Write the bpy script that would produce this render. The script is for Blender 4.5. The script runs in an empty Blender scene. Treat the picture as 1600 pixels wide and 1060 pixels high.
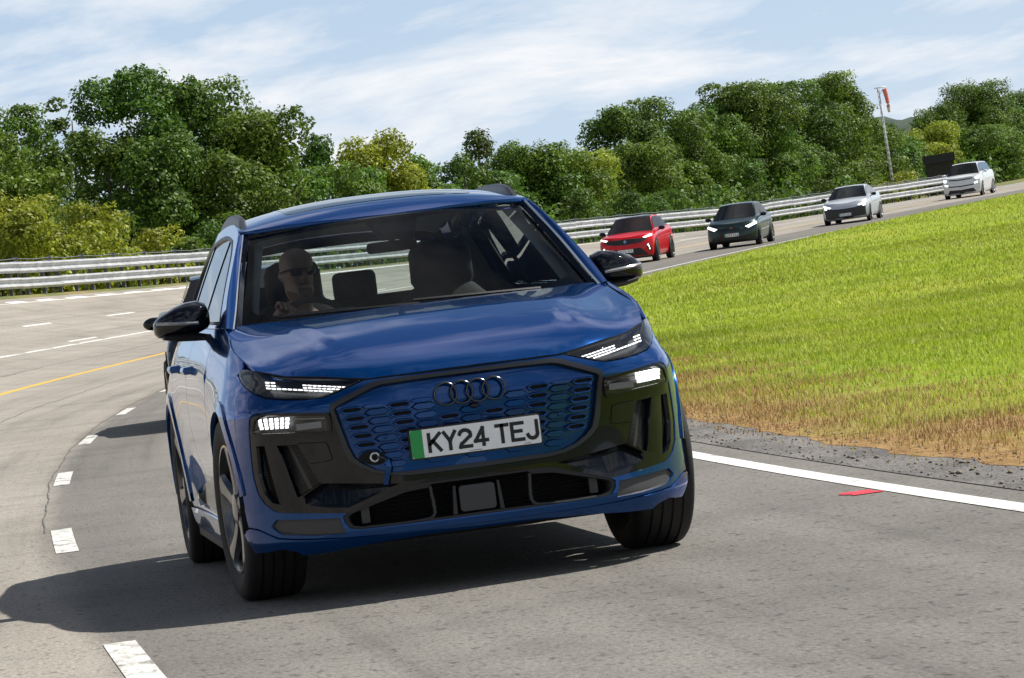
import bpy, bmesh, math, random
import numpy as np
from mathutils import Vector, Matrix
from mathutils.geometry import delaunay_2d_cdt

sc = bpy.context.scene
R = math.radians
random.seed(11)
rng = np.random.default_rng(7)

# ---------------------------------------------------------------- camera
cam_d = bpy.data.cameras.new('camera'); cam = bpy.data.objects.new('camera', cam_d)
sc.collection.objects.link(cam); sc.camera = cam
cam_d.sensor_width = 36.0; cam_d.lens = 139.56; cam_d.clip_start = 0.5; cam_d.clip_end = 20000
right = Vector((0.97566263, -0.1489317, -0.16094032)); down = Vector((-0.16252494, 0.00154982, -0.98670322)); fwd = Vector((0.14720082, 0.98884627, -0.02269302))
m = Matrix.Identity(4)
for i in range(3):
    m[i][0] = right[i]; m[i][1] = -down[i]; m[i][2] = -fwd[i]
m.translation = Vector((-2.08594717, -15.55113587, 1.30181021))
cam.matrix_world = m
CAM = np.array(m.translation); CR = np.array([right, down, fwd]); CF = 6202.7

# ---------------------------------------------------------------- world and sun
SUN_DIR = Vector((0.86, 0.20, 1.0)).normalized()
wd = bpy.data.worlds.new('World'); sc.world = wd; wd.use_nodes = True
wn = wd.node_tree.nodes; wl = wd.node_tree.links; wn.clear()
w_out = wn.new('ShaderNodeOutputWorld'); w_bg = wn.new('ShaderNodeBackground')
sky = wn.new('ShaderNodeTexSky'); sky.sky_type = 'NISHITA'; sky.sun_disc = False
sky.sun_elevation = math.asin(SUN_DIR.z); sky.sun_rotation = math.atan2(SUN_DIR.x, SUN_DIR.y)
sky.air_density = 1.0; sky.dust_density = 0.4; sky.ozone_density = 2.0
w_bg.inputs['Strength'].default_value = 0.05
tc = wn.new('ShaderNodeTexCoord')
# clouds: noise over the view direction projected on a flat layer overhead
sepx = wn.new('ShaderNodeSeparateXYZ'); wl.new(tc.outputs['Generated'], sepx.inputs[0])
addz = wn.new('ShaderNodeMath'); addz.operation = 'ADD'; addz.inputs[1].default_value = 0.12
mx = wn.new('ShaderNodeMath'); mx.operation = 'MAXIMUM'; mx.inputs[1].default_value = 0.0
wl.new(sepx.outputs['Z'], mx.inputs[0]); wl.new(mx.outputs[0], addz.inputs[0])
dvx = wn.new('ShaderNodeMath'); dvx.operation = 'DIVIDE'; dvy = wn.new('ShaderNodeMath'); dvy.operation = 'DIVIDE'
wl.new(sepx.outputs['X'], dvx.inputs[0]); wl.new(addz.outputs[0], dvx.inputs[1]); wl.new(sepx.outputs['Y'], dvy.inputs[0]); wl.new(addz.outputs[0], dvy.inputs[1])
cmb = wn.new('ShaderNodeCombineXYZ'); wl.new(dvx.outputs[0], cmb.inputs[0]); wl.new(dvy.outputs[0], cmb.inputs[1])
cmp_ = wn.new('ShaderNodeMapping'); cmp_.inputs['Location'].default_value = (3.1, 1.7, 0); cmp_.inputs['Scale'].default_value = (2.8, 1.7, 1)
wl.new(cmb.outputs[0], cmp_.inputs[0])
cn = wn.new('ShaderNodeTexNoise'); cn.inputs['Scale'].default_value = 0.62; cn.inputs['Detail'].default_value = 7; cn.inputs['Roughness'].default_value = 0.6; cn.inputs['Distortion'].default_value = 0.35
wl.new(cmp_.outputs[0], cn.inputs['Vector'])
cr_ = wn.new('ShaderNodeValToRGB'); cr_.color_ramp.elements[0].position = 0.46; cr_.color_ramp.elements[1].position = 0.64
cr_.color_ramp.elements[0].color = (0, 0, 0, 1); cr_.color_ramp.elements[1].color = (0.9, 0.9, 0.9, 1)
wl.new(cn.outputs['Fac'], cr_.inputs[0])
# summer haze: the blue pales towards the horizon
hz_ = wn.new('ShaderNodeMapRange'); hz_.inputs['From Min'].default_value = 0.0; hz_.inputs['From Max'].default_value = 0.36; hz_.inputs['To Min'].default_value = 0.92; hz_.inputs['To Max'].default_value = 0.0; hz_.interpolation_type = 'SMOOTHSTEP'
wl.new(mx.outputs[0], hz_.inputs['Value'])
hcol = wn.new('ShaderNodeValToRGB'); hcol.color_ramp.elements[0].position = 0.0; hcol.color_ramp.elements[1].position = 0.12
hcol.color_ramp.elements[0].color = (0.70, 0.84, 1.0, 1); hcol.color_ramp.elements[1].color = (0.52, 0.72, 1.0, 1); wl.new(mx.outputs[0], hcol.inputs[0])
hsc = wn.new('ShaderNodeVectorMath'); hsc.operation = 'SCALE'; hsc.inputs['Scale'].default_value = 13.9; wl.new(hcol.outputs[0], hsc.inputs[0])
mix0 = wn.new('ShaderNodeMix'); mix0.data_type = 'RGBA'; wl.new(hz_.outputs[0], mix0.inputs['Factor']); wl.new(sky.outputs[0], mix0.inputs['A']); wl.new(hsc.outputs[0], mix0.inputs['B'])
mix = wn.new('ShaderNodeMix'); mix.data_type = 'RGBA'; mix.inputs['B'].default_value = (14.6, 14.7, 15.0, 1)
wl.new(cr_.outputs[0], mix.inputs['Factor']); wl.new(mix0.outputs['Result'], mix.inputs['A'])
wl.new(mix.outputs['Result'], w_bg.inputs['Color']); wl.new(w_bg.outputs[0], w_out.inputs[0])

sun_d = bpy.data.lights.new('sun', 'SUN'); sun_d.energy = 5.0; sun_d.angle = R(0.53); sun_d.color = (1.0, 0.955, 0.88)
sun_o = bpy.data.objects.new('sun', sun_d); sc.collection.objects.link(sun_o)
sun_o.rotation_euler = SUN_DIR.to_track_quat('Z', 'Y').to_euler(); sun_o.location = (30, 10, 60)

vs = sc.view_settings; vs.view_transform = 'Standard'; vs.look = 'None'; vs.exposure = 0.4; vs.gamma = 1.0; vs.use_curve_mapping = False
sc.cycles.max_bounces = 8; sc.cycles.transparent_max_bounces = 24; sc.cycles.glossy_bounces = 5; sc.cycles.transmission_bounces = 5
sc.cycles.use_denoising = True; sc.cycles.caustics_reflective = False; sc.cycles.caustics_refractive = False
sc.cycles.sample_clamp_indirect = 6.0

# ---------------------------------------------------------------- helpers
COL = sc.collection.objects
def tag(o, label=None, cat=None, group=None, kind=None):
    if label: o['label'] = label
    if cat: o['category'] = cat
    if group: o['group'] = group
    if kind: o['kind'] = kind
    return o
def empty(name, loc=(0, 0, 0), rot=(0, 0, 0)):
    o = bpy.data.objects.new(name, None); COL.link(o); o.location = loc; o.rotation_euler = rot; o.empty_display_size = .2
    return o
def mesh_obj(name, verts, faces, mat, parent=None, smooth=True, normals=None):
    me = bpy.data.meshes.new(name); me.from_pydata([tuple(map(float, v)) for v in verts], [], [tuple(int(i) for i in f) for f in faces])
    if mat is not None: me.materials.append(mat)
    if smooth: me.polygons.foreach_set('use_smooth', [True] * len(me.polygons))
    me.update()
    if normals is not None: me.normals_split_custom_set_from_vertices([tuple(map(float, n)) for n in normals])
    o = bpy.data.objects.new(name, me); COL.link(o)
    if parent: o.parent = parent
    return o
def link_copy(o, parent=None):
    c = o.copy(); COL.link(c); c.parent = parent
    return c
def copy_tree(o, parent=None):
    c = link_copy(o, parent)
    for ch in o.children: copy_tree(ch, c)
    return c
class MB:
    """collects shapes for ONE mesh"""
    def __init__(s): s.v = []; s.f = []
    def add(s, v, f):
        b = len(s.v); s.v += [tuple(x) for x in v]; s.f += [tuple(i + b for i in q) for q in f]; return s
    def box(s, x0, x1, y0, y1, z0, z1):
        return s.add([(x0, y0, z0), (x1, y0, z0), (x1, y1, z0), (x0, y1, z0), (x0, y0, z1), (x1, y0, z1), (x1, y1, z1), (x0, y1, z1)],
                     [(0, 3, 2, 1), (4, 5, 6, 7), (0, 1, 5, 4), (1, 2, 6, 5), (2, 3, 7, 6), (3, 0, 4, 7)])
    def tube(s, pts, r, n=8, cap=True, flat=1.0):
        pts = [Vector(p) for p in pts]; rings = []; up = Vector((0, 0, 1))
        for i, p in enumerate(pts):
            d = (pts[min(i + 1, len(pts) - 1)] - pts[max(i - 1, 0)]).normalized()
            a = d.cross(up)
            if a.length < 1e-3: a = d.cross(Vector((1, 0, 0)))
            a.normalize(); b = a.cross(d).normalized(); rr = r[i] if isinstance(r, (list, tuple)) else r
            rings.append([p + a * math.cos(t) * rr + b * math.sin(t) * rr * flat for t in [2 * math.pi * k / n for k in range(n)]])
        v = [q for ring in rings for q in ring]; f = []
        for i in range(len(pts) - 1):
            for k in range(n): f.append((i * n + k, i * n + (k + 1) % n, (i + 1) * n + (k + 1) % n, (i + 1) * n + k))
        if cap: f.append(tuple(range(n - 1, -1, -1))); f.append(tuple(range((len(pts) - 1) * n, len(pts) * n)))
        return s.add(v, f)
    def loft(s, rings, closed=True, cap=True):
        n = len(rings[0]); v = [p for r_ in rings for p in r_]; f = []
        for i in range(len(rings) - 1):
            for k in range(n if closed else n - 1):
                f.append((i * n + k, i * n + (k + 1) % n, (i + 1) * n + (k + 1) % n, (i + 1) * n + k))
        if cap and closed: f.append(tuple(range(n - 1, -1, -1))); f.append(tuple(range((len(rings) - 1) * n, len(rings) * n)))
        return s.add(v, f)
    def lathe_x(s, prof, n=48, c=(0, 0, 0)):
        """prof: (x, radius) list turned about the X axis"""
        v = []; f = []; m_ = len(prof)
        for k in range(n):
            t = 2 * math.pi * k / n
            for (x, r_) in prof: v.append((c[0] + x, c[1] + r_ * math.cos(t), c[2] + r_ * math.sin(t)))
        for k in range(n):
            for j in range(m_ - 1): f.append((k * m_ + j, ((k + 1) % n) * m_ + j, ((k + 1) % n) * m_ + j + 1, k * m_ + j + 1))
        return s.add(v, f)
    def prism(s, poly, fa, fb):
        """poly (a,b) list, fa/fb map to the two end faces"""
        n = len(poly); v = [fa(p) for p in poly] + [fb(p) for p in poly]
        f = [tuple(range(n)), tuple(range(2 * n - 1, n - 1, -1))] + [(k, n + k, n + (k + 1) % n, (k + 1) % n) for k in range(n)]
        return s.add(v, f)
    def ellipsoid(s, c, r, nu=16, nv=10):
        v = []; f = []
        for j in range(nv + 1):
            p = math.pi * j / nv
            for i in range(nu):
                t = 2 * math.pi * i / nu; v.append((c[0] + r[0] * math.sin(p) * math.cos(t), c[1] + r[1] * math.sin(p) * math.sin(t), c[2] + r[2] * math.cos(p)))
        for j in range(nv):
            for i in range(nu): f.append((j * nu + i, (j + 1) * nu + i, (j + 1) * nu + (i + 1) % nu, j * nu + (i + 1) % nu))
        return s.add(v, f)
    def build(s, name, mat, parent=None, smooth=True, fix=True):
        o = mesh_obj(name, s.v, s.f, mat, parent, smooth)
        if fix:
            bm = bmesh.new(); bm.from_mesh(o.data); bmesh.ops.remove_doubles(bm, verts=bm.verts, dist=1e-6)
            bmesh.ops.recalc_face_normals(bm, faces=bm.faces)
            if smooth:
                for e in bm.edges:
                    if len(e.link_faces) == 2 and e.calc_face_angle(0) > R(38): e.smooth = False
            bm.to_mesh(o.data); bm.free()
        return o
def bevel(o, w, seg=2, ang=30):
    b = o.modifiers.new('b', 'BEVEL'); b.width = w; b.segments = seg; b.limit_method = 'ANGLE'; b.angle_limit = R(ang); b.harden_normals = False
    return o
def smooth_poly(pts, n=6, closed=False):
    """Catmull-Rom resample of a 2D/3D polyline"""
    P = np.array(pts, float)
    P = np.concatenate([P[-1:], P, P[:2]]) if closed else np.concatenate([2 * P[:1] - P[1:2], P, 2 * P[-1:] - P[-2:-1]])
    out = []
    for i in range(1, len(P) - 2):
        p0, p1, p2, p3 = P[i - 1:i + 3]
        for t in np.linspace(0, 1, n, endpoint=False):
            out.append(.5 * (2 * p1 + (p2 - p0) * t + (2 * p0 - 5 * p1 + 4 * p2 - p3) * t ** 2 + (3 * p1 - p0 - 3 * p2 + p3) * t ** 3))
    if not closed: out.append(P[-2])
    return [tuple(q) for q in out]
def round_poly(pts, r, n=4):
    """round every corner of a polygon by about r"""
    out = []; N = len(pts)
    for i in range(N):
        p = Vector(pts[i]); a = Vector(pts[i - 1]) - p; b = Vector(pts[(i + 1) % N]) - p
        rr = min(r, a.length * .45, b.length * .45); q0 = p + a.normalized() * rr; q1 = p + b.normalized() * rr
        for k in range(n + 1):
            t = k / n; out.append(tuple((q0 * (1 - t) ** 2 + p * 2 * t * (1 - t) + q1 * t * t)))
    return out
def in_poly(P, poly):
    P = np.asarray(P, float); x, y = P[:, 0], P[:, 1]; ins = np.zeros(len(P), bool); n = len(poly)
    for i in range(n):
        x0, y0 = poly[i]; x1, y1 = poly[(i + 1) % n]
        if y0 == y1: continue
        c = ((y0 > y) != (y1 > y)) & (x < (x1 - x0) * (y - y0) / (y1 - y0) + x0); ins ^= c
    return ins
def densify(poly, step, closed=True):
    out = []; n = len(poly)
    for i in range(n if closed else n - 1):
        a = np.array(poly[i], float); b = np.array(poly[(i + 1) % n], float); k = max(1, int(math.ceil(np.linalg.norm(b - a) / step)))
        for j in range(k): out.append(tuple(a + (b - a) * j / k))
    if not closed: out.append(tuple(poly[-1]))
    return out
def mirror_poly(half):
    """half outline from (0,top) to (0,bottom), x>=0 -> whole outline"""
    return list(half) + [(-a, b) for a, b in reversed(half) if abs(a) > 1e-6]
def panel(name, mat, parent, poly, fmap, step=.03, holes=(), flange=.012, off=0.0, flip=1, eps=.006, side=1):
    """sheet over fmap(a,b)->xyz bounded by poly, with holes, a turned-in rim and exact surface normals; side=-1 mirrors it in x"""
    poly = densify(poly, step); holes = [densify(h, step) for h in holes]
    V = [Vector(p) for p in poly]; E = [(i, (i + 1) % len(poly)) for i in range(len(poly))]
    for h in holes:
        b = len(V); V += [Vector(p) for p in h]; E += [(b + i, b + (i + 1) % len(h)) for i in range(len(h))]
    A = np.array(poly); x0, y0 = A.min(0); x1, y1 = A.max(0)
    gx, gy = np.meshgrid(np.arange(x0 + step / 2, x1, step), np.arange(y0 + step / 2, y1, step)); gp = np.stack([gx.ravel(), gy.ravel()], 1)
    if len(gp):
        keep = in_poly(gp, poly); B = np.array([tuple(v) for v in V])
        for h in holes: keep &= ~in_poly(gp, h)
        gp = gp[keep]
        if len(gp):
            d = np.min(((gp[:, None, :] - B[None]) ** 2).sum(2), 1); gp = gp[d > (step * .45) ** 2]
        V += [Vector(p) for p in gp]
    rv, re, rf, *_ = delaunay_2d_cdt(V, E, [], 0, 1e-7)
    P2 = np.array([tuple(v) for v in rv]); T = np.array([f for f in rf if len(f) == 3]); cen = P2[T].mean(1)
    ok = in_poly(cen, poly)
    for h in holes: ok &= ~in_poly(cen, h)
    T = T[ok]
    P3 = fmap(P2[:, 0], P2[:, 1])
    da = fmap(P2[:, 0] + eps, P2[:, 1]) - fmap(P2[:, 0] - eps, P2[:, 1]); db = fmap(P2[:, 0], P2[:, 1] + eps) - fmap(P2[:, 0], P2[:, 1] - eps)
    N = np.cross(da, db) * flip; N /= np.linalg.norm(N, axis=1)[:, None] + 1e-12
    P3 = P3 + N * (off if not callable(off) else off(P2[:, 0], P2[:, 1])[:, None])
    fn = np.cross(P3[T[:, 1]] - P3[T[:, 0]], P3[T[:, 2]] - P3[T[:, 0]]); s = (fn * N[T[:, 0]]).sum(1) < 0; T[s] = T[s][:, ::-1]
    verts = list(P3); norms = list(N); faces = [tuple(t) for t in T]
    if flange:
        cnt = {}
        for t in T:
            for i in range(3):
                a, b = int(t[i]), int(t[(i + 1) % 3]); cnt[(a, b)] = 1
        bd = [(a, b) for (a, b) in cnt if (b, a) not in cnt]; top = {}; bot = {}
        for a, b in bd:
            e = P3[b] - P3[a]; o_ = np.cross(e, N[a]); o_ /= np.linalg.norm(o_) + 1e-12
            for i in (a, b):
                top.setdefault(i, np.zeros(3)); top[i] += o_
        idx = {}
        for i, o_ in top.items():
            o_ = o_ / (np.linalg.norm(o_) + 1e-12); idx[i] = len(verts)
            verts.append(P3[i]); nn = N[i] * .6 + o_ * .8; norms.append(nn); verts.append(P3[i] - N[i] * flange); norms.append(o_)
        for a, b in bd: faces.append((idx[b], idx[a], idx[a] + 1, idx[b] + 1))
    verts = np.array(verts); norms = np.array(norms)
    if side < 0:
        verts = verts * np.array([-1, 1, 1]); norms = norms * np.array([-1, 1, 1]); faces = [f[::-1] for f in faces]
    used = sorted({i for f in faces for i in f}); rm = {u: k for k, u in enumerate(used)}
    return mesh_obj(name, verts[used], [tuple(rm[i] for i in f) for f in faces], mat, parent, True, norms[used])

# ---------------------------------------------------------------- materials
def new_mat(name):
    m_ = bpy.data.materials.new(name); m_.use_nodes = True; nt = m_.node_tree
    return m_, nt, nt.nodes['Principled BSDF']
def pmat(name, col, rough=.5, metal=0., coat=0., coat_r=.03, spec=.5, emit=None, es=0., noise=None, bump=None):
    """noise=(scale, amount): brightness mottling; bump=(scale, strength)"""
    m_, nt, b = new_mat(name)
    b.inputs['Base Color'].default_value = (*col, 1); b.inputs['Roughness'].default_value = rough; b.inputs['Metallic'].default_value = metal
    b.inputs['Coat Weight'].default_value = coat; b.inputs['Coat Roughness'].default_value = coat_r; b.inputs['Specular IOR Level'].default_value = spec
    if emit: b.inputs['Emission Color'].default_value = (*emit, 1); b.inputs['Emission Strength'].default_value = es
    if noise or bump:
        t = nt.nodes.new('ShaderNodeTexCoord')
    if noise:
        n = nt.nodes.new('ShaderNodeTexNoise'); n.inputs['Scale'].default_value = noise[0]; n.inputs['Detail'].default_value = 5; nt.links.new(t.outputs['Object'], n.inputs['Vector'])
        mr = nt.nodes.new('ShaderNodeMapRange'); mr.inputs['From Min'].default_value = .25; mr.inputs['From Max'].default_value = .75; mr.inputs['To Min'].default_value = 1 - noise[1]; mr.inputs['To Max'].default_value = 1 + noise[1]
        nt.links.new(n.outputs['Fac'], mr.inputs['Value'])
        mm = nt.nodes.new('ShaderNodeMix'); mm.data_type = 'RGBA'; mm.blend_type = 'MULTIPLY'; mm.inputs['Factor'].default_value = 1; mm.inputs['A'].default_value = (*col, 1)
        nt.links.new(mr.outputs[0], mm.inputs['B']); nt.links.new(mm.outputs['Result'], b.inputs['Base Color'])
    if bump:
        n2 = nt.nodes.new('ShaderNodeTexNoise'); n2.inputs['Scale'].default_value = bump[0]; n2.inputs['Detail'].default_value = 4; nt.links.new(t.outputs['Object'], n2.inputs['Vector'])
        bp = nt.nodes.new('ShaderNodeBump'); bp.inputs['Strength'].default_value = bump[1]; bp.inputs['Distance'].default_value = .02; nt.links.new(n2.outputs['Fac'], bp.inputs['Height']); nt.links.new(bp.outputs[0], b.inputs['Normal'])
    return m_
def glass_mat(name, tint=(.8, .88, .86), refl=1.0, ior=1.45):
    """thin pane: clear or tinted, with a mirror reflection that grows at grazing angles"""
    m_ = bpy.data.materials.new(name); m_.use_nodes = True; nt = m_.node_tree; nt.nodes.clear(); N = nt.nodes.new; L = nt.links.new
    o = N('ShaderNodeOutputMaterial'); tr = N('ShaderNodeBsdfTransparent'); tr.inputs[0].default_value = (*tint, 1); gl = N('ShaderNodeBsdfGlossy'); gl.inputs['Roughness'].default_value = 0.0
    gl.inputs['Color'].default_value = (refl, refl, refl, 1); fr = N('ShaderNodeFresnel'); fr.inputs['IOR'].default_value = ior; mx_ = N('ShaderNodeMixShader')
    L(fr.outputs[0], mx_.inputs[0]); L(tr.outputs[0], mx_.inputs[1]); L(gl.outputs[0], mx_.inputs[2]); L(mx_.outputs[0], o.inputs[0])
    return m_
M = {}
def car_paint(name, col, metal=.55, rough=.30, flake=.12, tint=(1, 1, 1), coat=.8):
    m_, nt, b = new_mat(name); b.inputs['Specular Tint'].default_value = (*tint, 1)
    b.inputs['Metallic'].default_value = metal; b.inputs['Roughness'].default_value = rough; b.inputs['Coat Weight'].default_value = coat; b.inputs['Specular IOR Level'].default_value = .15; b.inputs['Coat Roughness'].default_value = .012; b.inputs['Coat IOR'].default_value = 1.4
    t = nt.nodes.new('ShaderNodeTexCoord'); n = nt.nodes.new('ShaderNodeTexNoise'); n.inputs['Scale'].default_value = 900; n.inputs['Detail'].default_value = 1; nt.links.new(t.outputs['Object'], n.inputs['Vector'])
    mr = nt.nodes.new('ShaderNodeMapRange'); mr.inputs['From Min'].default_value = .3; mr.inputs['From Max'].default_value = .7; mr.inputs['To Min'].default_value = 1 - flake; mr.inputs['To Max'].default_value = 1 + flake; nt.links.new(n.outputs['Fac'], mr.inputs['Value'])
    mm = nt.nodes.new('ShaderNodeMix'); mm.data_type = 'RGBA'; mm.blend_type = 'MULTIPLY'; mm.inputs['Factor'].default_value = 1; mm.inputs['A'].default_value = (*col, 1)
    nt.links.new(mr.outputs[0], mm.inputs['B']); nt.links.new(mm.outputs['Result'], b.inputs['Base Color'])
    # a faint film of road dust dulls the lacquer here and there
    n3 = nt.nodes.new('ShaderNodeTexNoise'); n3.inputs['Scale'].default_value = 5; n3.inputs['Detail'].default_value = 6; nt.links.new(t.outputs['Object'], n3.inputs['Vector'])
    mr3 = nt.nodes.new('ShaderNodeMapRange'); mr3.inputs['From Min'].default_value = .45; mr3.inputs['From Max'].default_value = .8; mr3.inputs['To Min'].default_value = .0; mr3.inputs['To Max'].default_value = .018; nt.links.new(n3.outputs['Fac'], mr3.inputs['Value']); nt.links.new(mr3.outputs[0], b.inputs['Coat Roughness'])
    return m_
M['blue'] = car_paint('blue_paint', (.0, .043, .175), .5, .14, tint=(.10, .42, 1.0), coat=.85)
M['gloss'] = pmat('gloss_black', (.004, .005, .008), .03, spec=.38)
M['satin'] = pmat('satin_black', (.018, .018, .020), .38, noise=(40, .2))
M['grey_frame'] = pmat('anthracite_trim', (.030, .033, .038), .32, metal=.5)
M['plastic'] = pmat('black_plastic', (.012, .012, .013), .6, bump=(300, .1))
M['insert'] = pmat('charcoal_insert', (.045, .045, .046), .55, bump=(500, .15))
M['dark'] = pmat('dark_void', (.004, .004, .004), .9)
M['chrome'] = pmat('bright_trim', (.75, .76, .78), .08, metal=1.)
M['alu'] = pmat('brushed_aluminium', (.55, .56, .58), .25, metal=1.)
M['ringm'] = pmat('dark_chrome_ring', (.10, .105, .115), .22, metal=.9)
M['rubber'] = pmat('tyre_rubber', (.012, .012, .013), .75, noise=(30, .3), bump=(120, .2))
M['rim'] = pmat('grey_alloy', (.10, .103, .11), .3, metal=.8, coat=.5)
M['rim_pol'] = pmat('polished_alloy', (.17, .175, .185), .28, metal=.9)
M['disc'] = pmat('brake_disc', (.2, .19, .18), .4, metal=.9)
M['glass'] = glass_mat('windscreen_glass', (.88, .94, .94), .24)
M['sideglass'] = glass_mat('side_glass', (.80, .86, .84), .9, 1.5)
M['roofglass'] = glass_mat('roof_glass', (.48, .50, .52), 1.0, 1.6)
M['lens'] = glass_mat('lamp_lens', (.86, .88, .9), 1.0)
M['led'] = pmat('lit_led', (.9, .9, .9), .3, emit=(1., .99, .96), es=1.9)
M['led_hot'] = pmat('lit_headlamp', (.9, .9, .9), .3, emit=(1., 1., .96), es=2.0)
M['led_off'] = pmat('unlit_led', (.35, .36, .38), .2, metal=.3)
M['lampbody'] = pmat('lamp_housing', (.03, .031, .034), .25, metal=.4)
M['white_plate'] = pmat('plate_white', (.86, .87, .88), .35, coat=.4, noise=(18, .05))
M['plate_green'] = pmat('plate_green', (.0, .30, .055), .35, coat=.4)
M['plate_black'] = pmat('plate_black', (.006, .006, .006), .5)
M['fabric'] = pmat('seat_fabric', (.012, .012, .013), .85, noise=(60, .3))
M['dash'] = pmat('dash_top', (.05, .058, .058), .6)
M['trim_light'] = pmat('pillar_trim', (.30, .33, .32), .8)
M['skin'] = pmat('skin', (.50, .30, .225), .55, noise=(30, .12))
M['stubble'] = pmat('stubble', (.24, .14, .10), .8, noise=(250, .4))
M['shirt'] = pmat('dark_shirt', (.015, .015, .018), .9, noise=(60, .3))
M['red_lamp'] = pmat('tail_lamp', (.25, .005, .005), .15, coat=1.)
# ---------------------------------------------------------------- the track: a banked bend that straightens far away
RB, BETA = 306.5, R(2.185)
S_A, S_B = 112.0, 250.0                                  # the bend eases out between these distances
TS = np.arange(-60, 700, 1.0)
TPHI = np.where(TS < S_A, TS / RB, S_A / RB + np.where(TS < S_B, (TS - S_A) / RB - (TS - S_A) ** 2 / (2 * RB * (S_B - S_A)), (S_B - S_A) / (2 * RB)))
TX = np.concatenate([[0], np.cumsum(np.sin((TPHI[1:] + TPHI[:-1]) / 2))]); TY = np.concatenate([[0], np.cumsum(np.cos((TPHI[1:] + TPHI[:-1]) / 2))])
TX -= np.interp(0, TS, TX); TY -= np.interp(0, TS, TY) - .364
def bank(u, s):
    s = np.asarray(s, float); u = np.asarray(u, float)
    k = .0262 * np.clip(1 - 1.668 * s / RB, 0, 1)
    fade = 1 - .6 * np.clip((s - 170) / 60, 0, 1)
    b = math.tan(BETA) * fade * np.where(u > -7, u, -7 + 3 * np.tanh((u + 7) / 3))
    uu = np.clip(u - 3, 0, 11.6)
    z = b + k * uu ** 2
    z = z + np.where(u > 14.6, (u - 14.6) * (.02 - math.tan(BETA)) - .08 * np.clip((u - 14.6) / 1.5, 0, 1), 0)
    v = np.clip((-3.0 - u) / 4.5, 0, 1); z = z + .38 * v * v * (3 - 2 * v) * np.clip((s - 62) / 45, 0, 1)      # the infield verge stands a little above the road
    return z
def track(s, u, dz=0.):
    s = np.asarray(s, float); u = np.asarray(u, float); ph = np.interp(s, TS, TPHI)
    x = np.interp(s, TS, TX) - u * np.cos(ph); y = np.interp(s, TS, TY) + u * np.sin(ph)
    return np.stack([x, y, bank(u, s) + dz + 0 * x], -1)
# ---------------------------------------------------------------- surface materials of the place
def uvmat(name, build):
    m_, nt, b = new_mat(name); N = nt.nodes.new; L = nt.links.new
    uv = N('ShaderNodeUVMap'); build(nt, b, N, L, uv.outputs[0]); return m_
def nz(N, L, vec, scale, detail=4, rough=.55, sx=(1, 1, 1)):
    mp = N('ShaderNodeMapping'); mp.inputs['Scale'].default_value = sx; L(vec, mp.inputs[0])
    n = N('ShaderNodeTexNoise'); n.inputs['Scale'].default_value = scale; n.inputs['Detail'].default_value = detail; n.inputs['Roughness'].default_value = rough; L(mp.outputs[0], n.inputs['Vector']); return n.outputs['Fac']
def ramp(N, L, fac, stops):
    r = N('ShaderNodeValToRGB'); e = r.color_ramp.elements
    while len(e) < len(stops): e.new(.5)
    for i, (p_, c) in enumerate(stops): e[i].position = p_; e[i].color = (*c, 1) if len(c) == 3 else c
    L(fac, r.inputs[0]); return r.outputs[0]
def mixc(N, L, f, a, b, mode='MIX'):
    m_ = N('ShaderNodeMix'); m_.data_type = 'RGBA'; m_.blend_type = mode
    for k, v in (('Factor', f), ('A', a), ('B', b)):
        if hasattr(v, 'is_linked'): L(v, m_.inputs[k])
        elif k == 'Factor': m_.inputs[k].default_value = v
        else: m_.inputs[k].default_value = (*v, 1)
    return m_.outputs['Result']
def g3(v): return (v, v, v)
def road_nodes(nt, b, N, L, uv):
    # uv = metres across, metres along
    big = nz(N, L, uv, .35, 5, .6, (1, .25, 1)); base = ramp(N, L, big, [(.3, (.275, .247, .210)), (.7, (.365, .332, .286))])
    lane = nz(N, L, uv, 1.1, 3, .5, (1.6, .03, 1)); base = mixc(N, L, .55, base, ramp(N, L, lane, [(.3, g3(.74)), (.7, g3(1.12))]), 'MULTIPLY')
    agg = nz(N, L, uv, 55, 3, .7, (1, .38, 1)); base = mixc(N, L, 1., base, ramp(N, L, agg, [(.28, g3(.42)), (.44, g3(.92)), (.58, g3(1.06)), (.76, g3(1.45))]), 'MULTIPLY')
    pit = nz(N, L, uv, 21, 2, .5, (1, .45, 1)); base = mixc(N, L, .8, base, ramp(N, L, pit, [(.30, g3(.42)), (.41, g3(1.))]), 'MULTIPLY')
    rub = nz(N, L, uv, 2.2, 5, .6, (1.5, .035, 1)); base = mixc(N, L, .7, base, ramp(N, L, rub, [(.30, g3(.66)), (.45, g3(1.)), (.66, g3(1.08))]), 'MULTIPLY')
    st = nz(N, L, uv, .8, 6, .65); base = mixc(N, L, .6, base, ramp(N, L, st, [(.36, g3(.72)), (.5, g3(1.)), (.68, g3(1.1))]), 'MULTIPLY')
    # the inner lane is an older, darker and coarser surfacing than the lanes outside the joint
    sp = N('ShaderNodeSeparateXYZ'); L(uv, sp.inputs[0]); wb = nz(N, L, uv, .8, 5, .6, (1, .3, 1)); ad = N('ShaderNodeMath'); ad.operation = 'MULTIPLY_ADD'; ad.inputs[1].default_value = .35; L(wb, ad.inputs[0]); L(sp.outputs['X'], ad.inputs[2])
    lm = N('ShaderNodeMapRange'); lm.inputs['From Min'].default_value = 1.68; lm.inputs['From Max'].default_value = 1.86; L(ad.outputs[0], lm.inputs['Value'])
    base = mixc(N, L, 1., base, mixc(N, L, lm.outputs[0], (.53, .55, .57), (.95, .955, .96)), 'MULTIPLY')
    L(base, b.inputs['Base Color']); b.inputs['Roughness'].default_value = .86; b.inputs['Specular IOR Level'].default_value = .3
    bp = N('ShaderNodeBump'); bp.inputs['Strength'].default_value = .7; bp.inputs['Distance'].default_value = .006; L(agg, bp.inputs['Height']); L(bp.outputs[0], b.inputs['Normal'])
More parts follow.
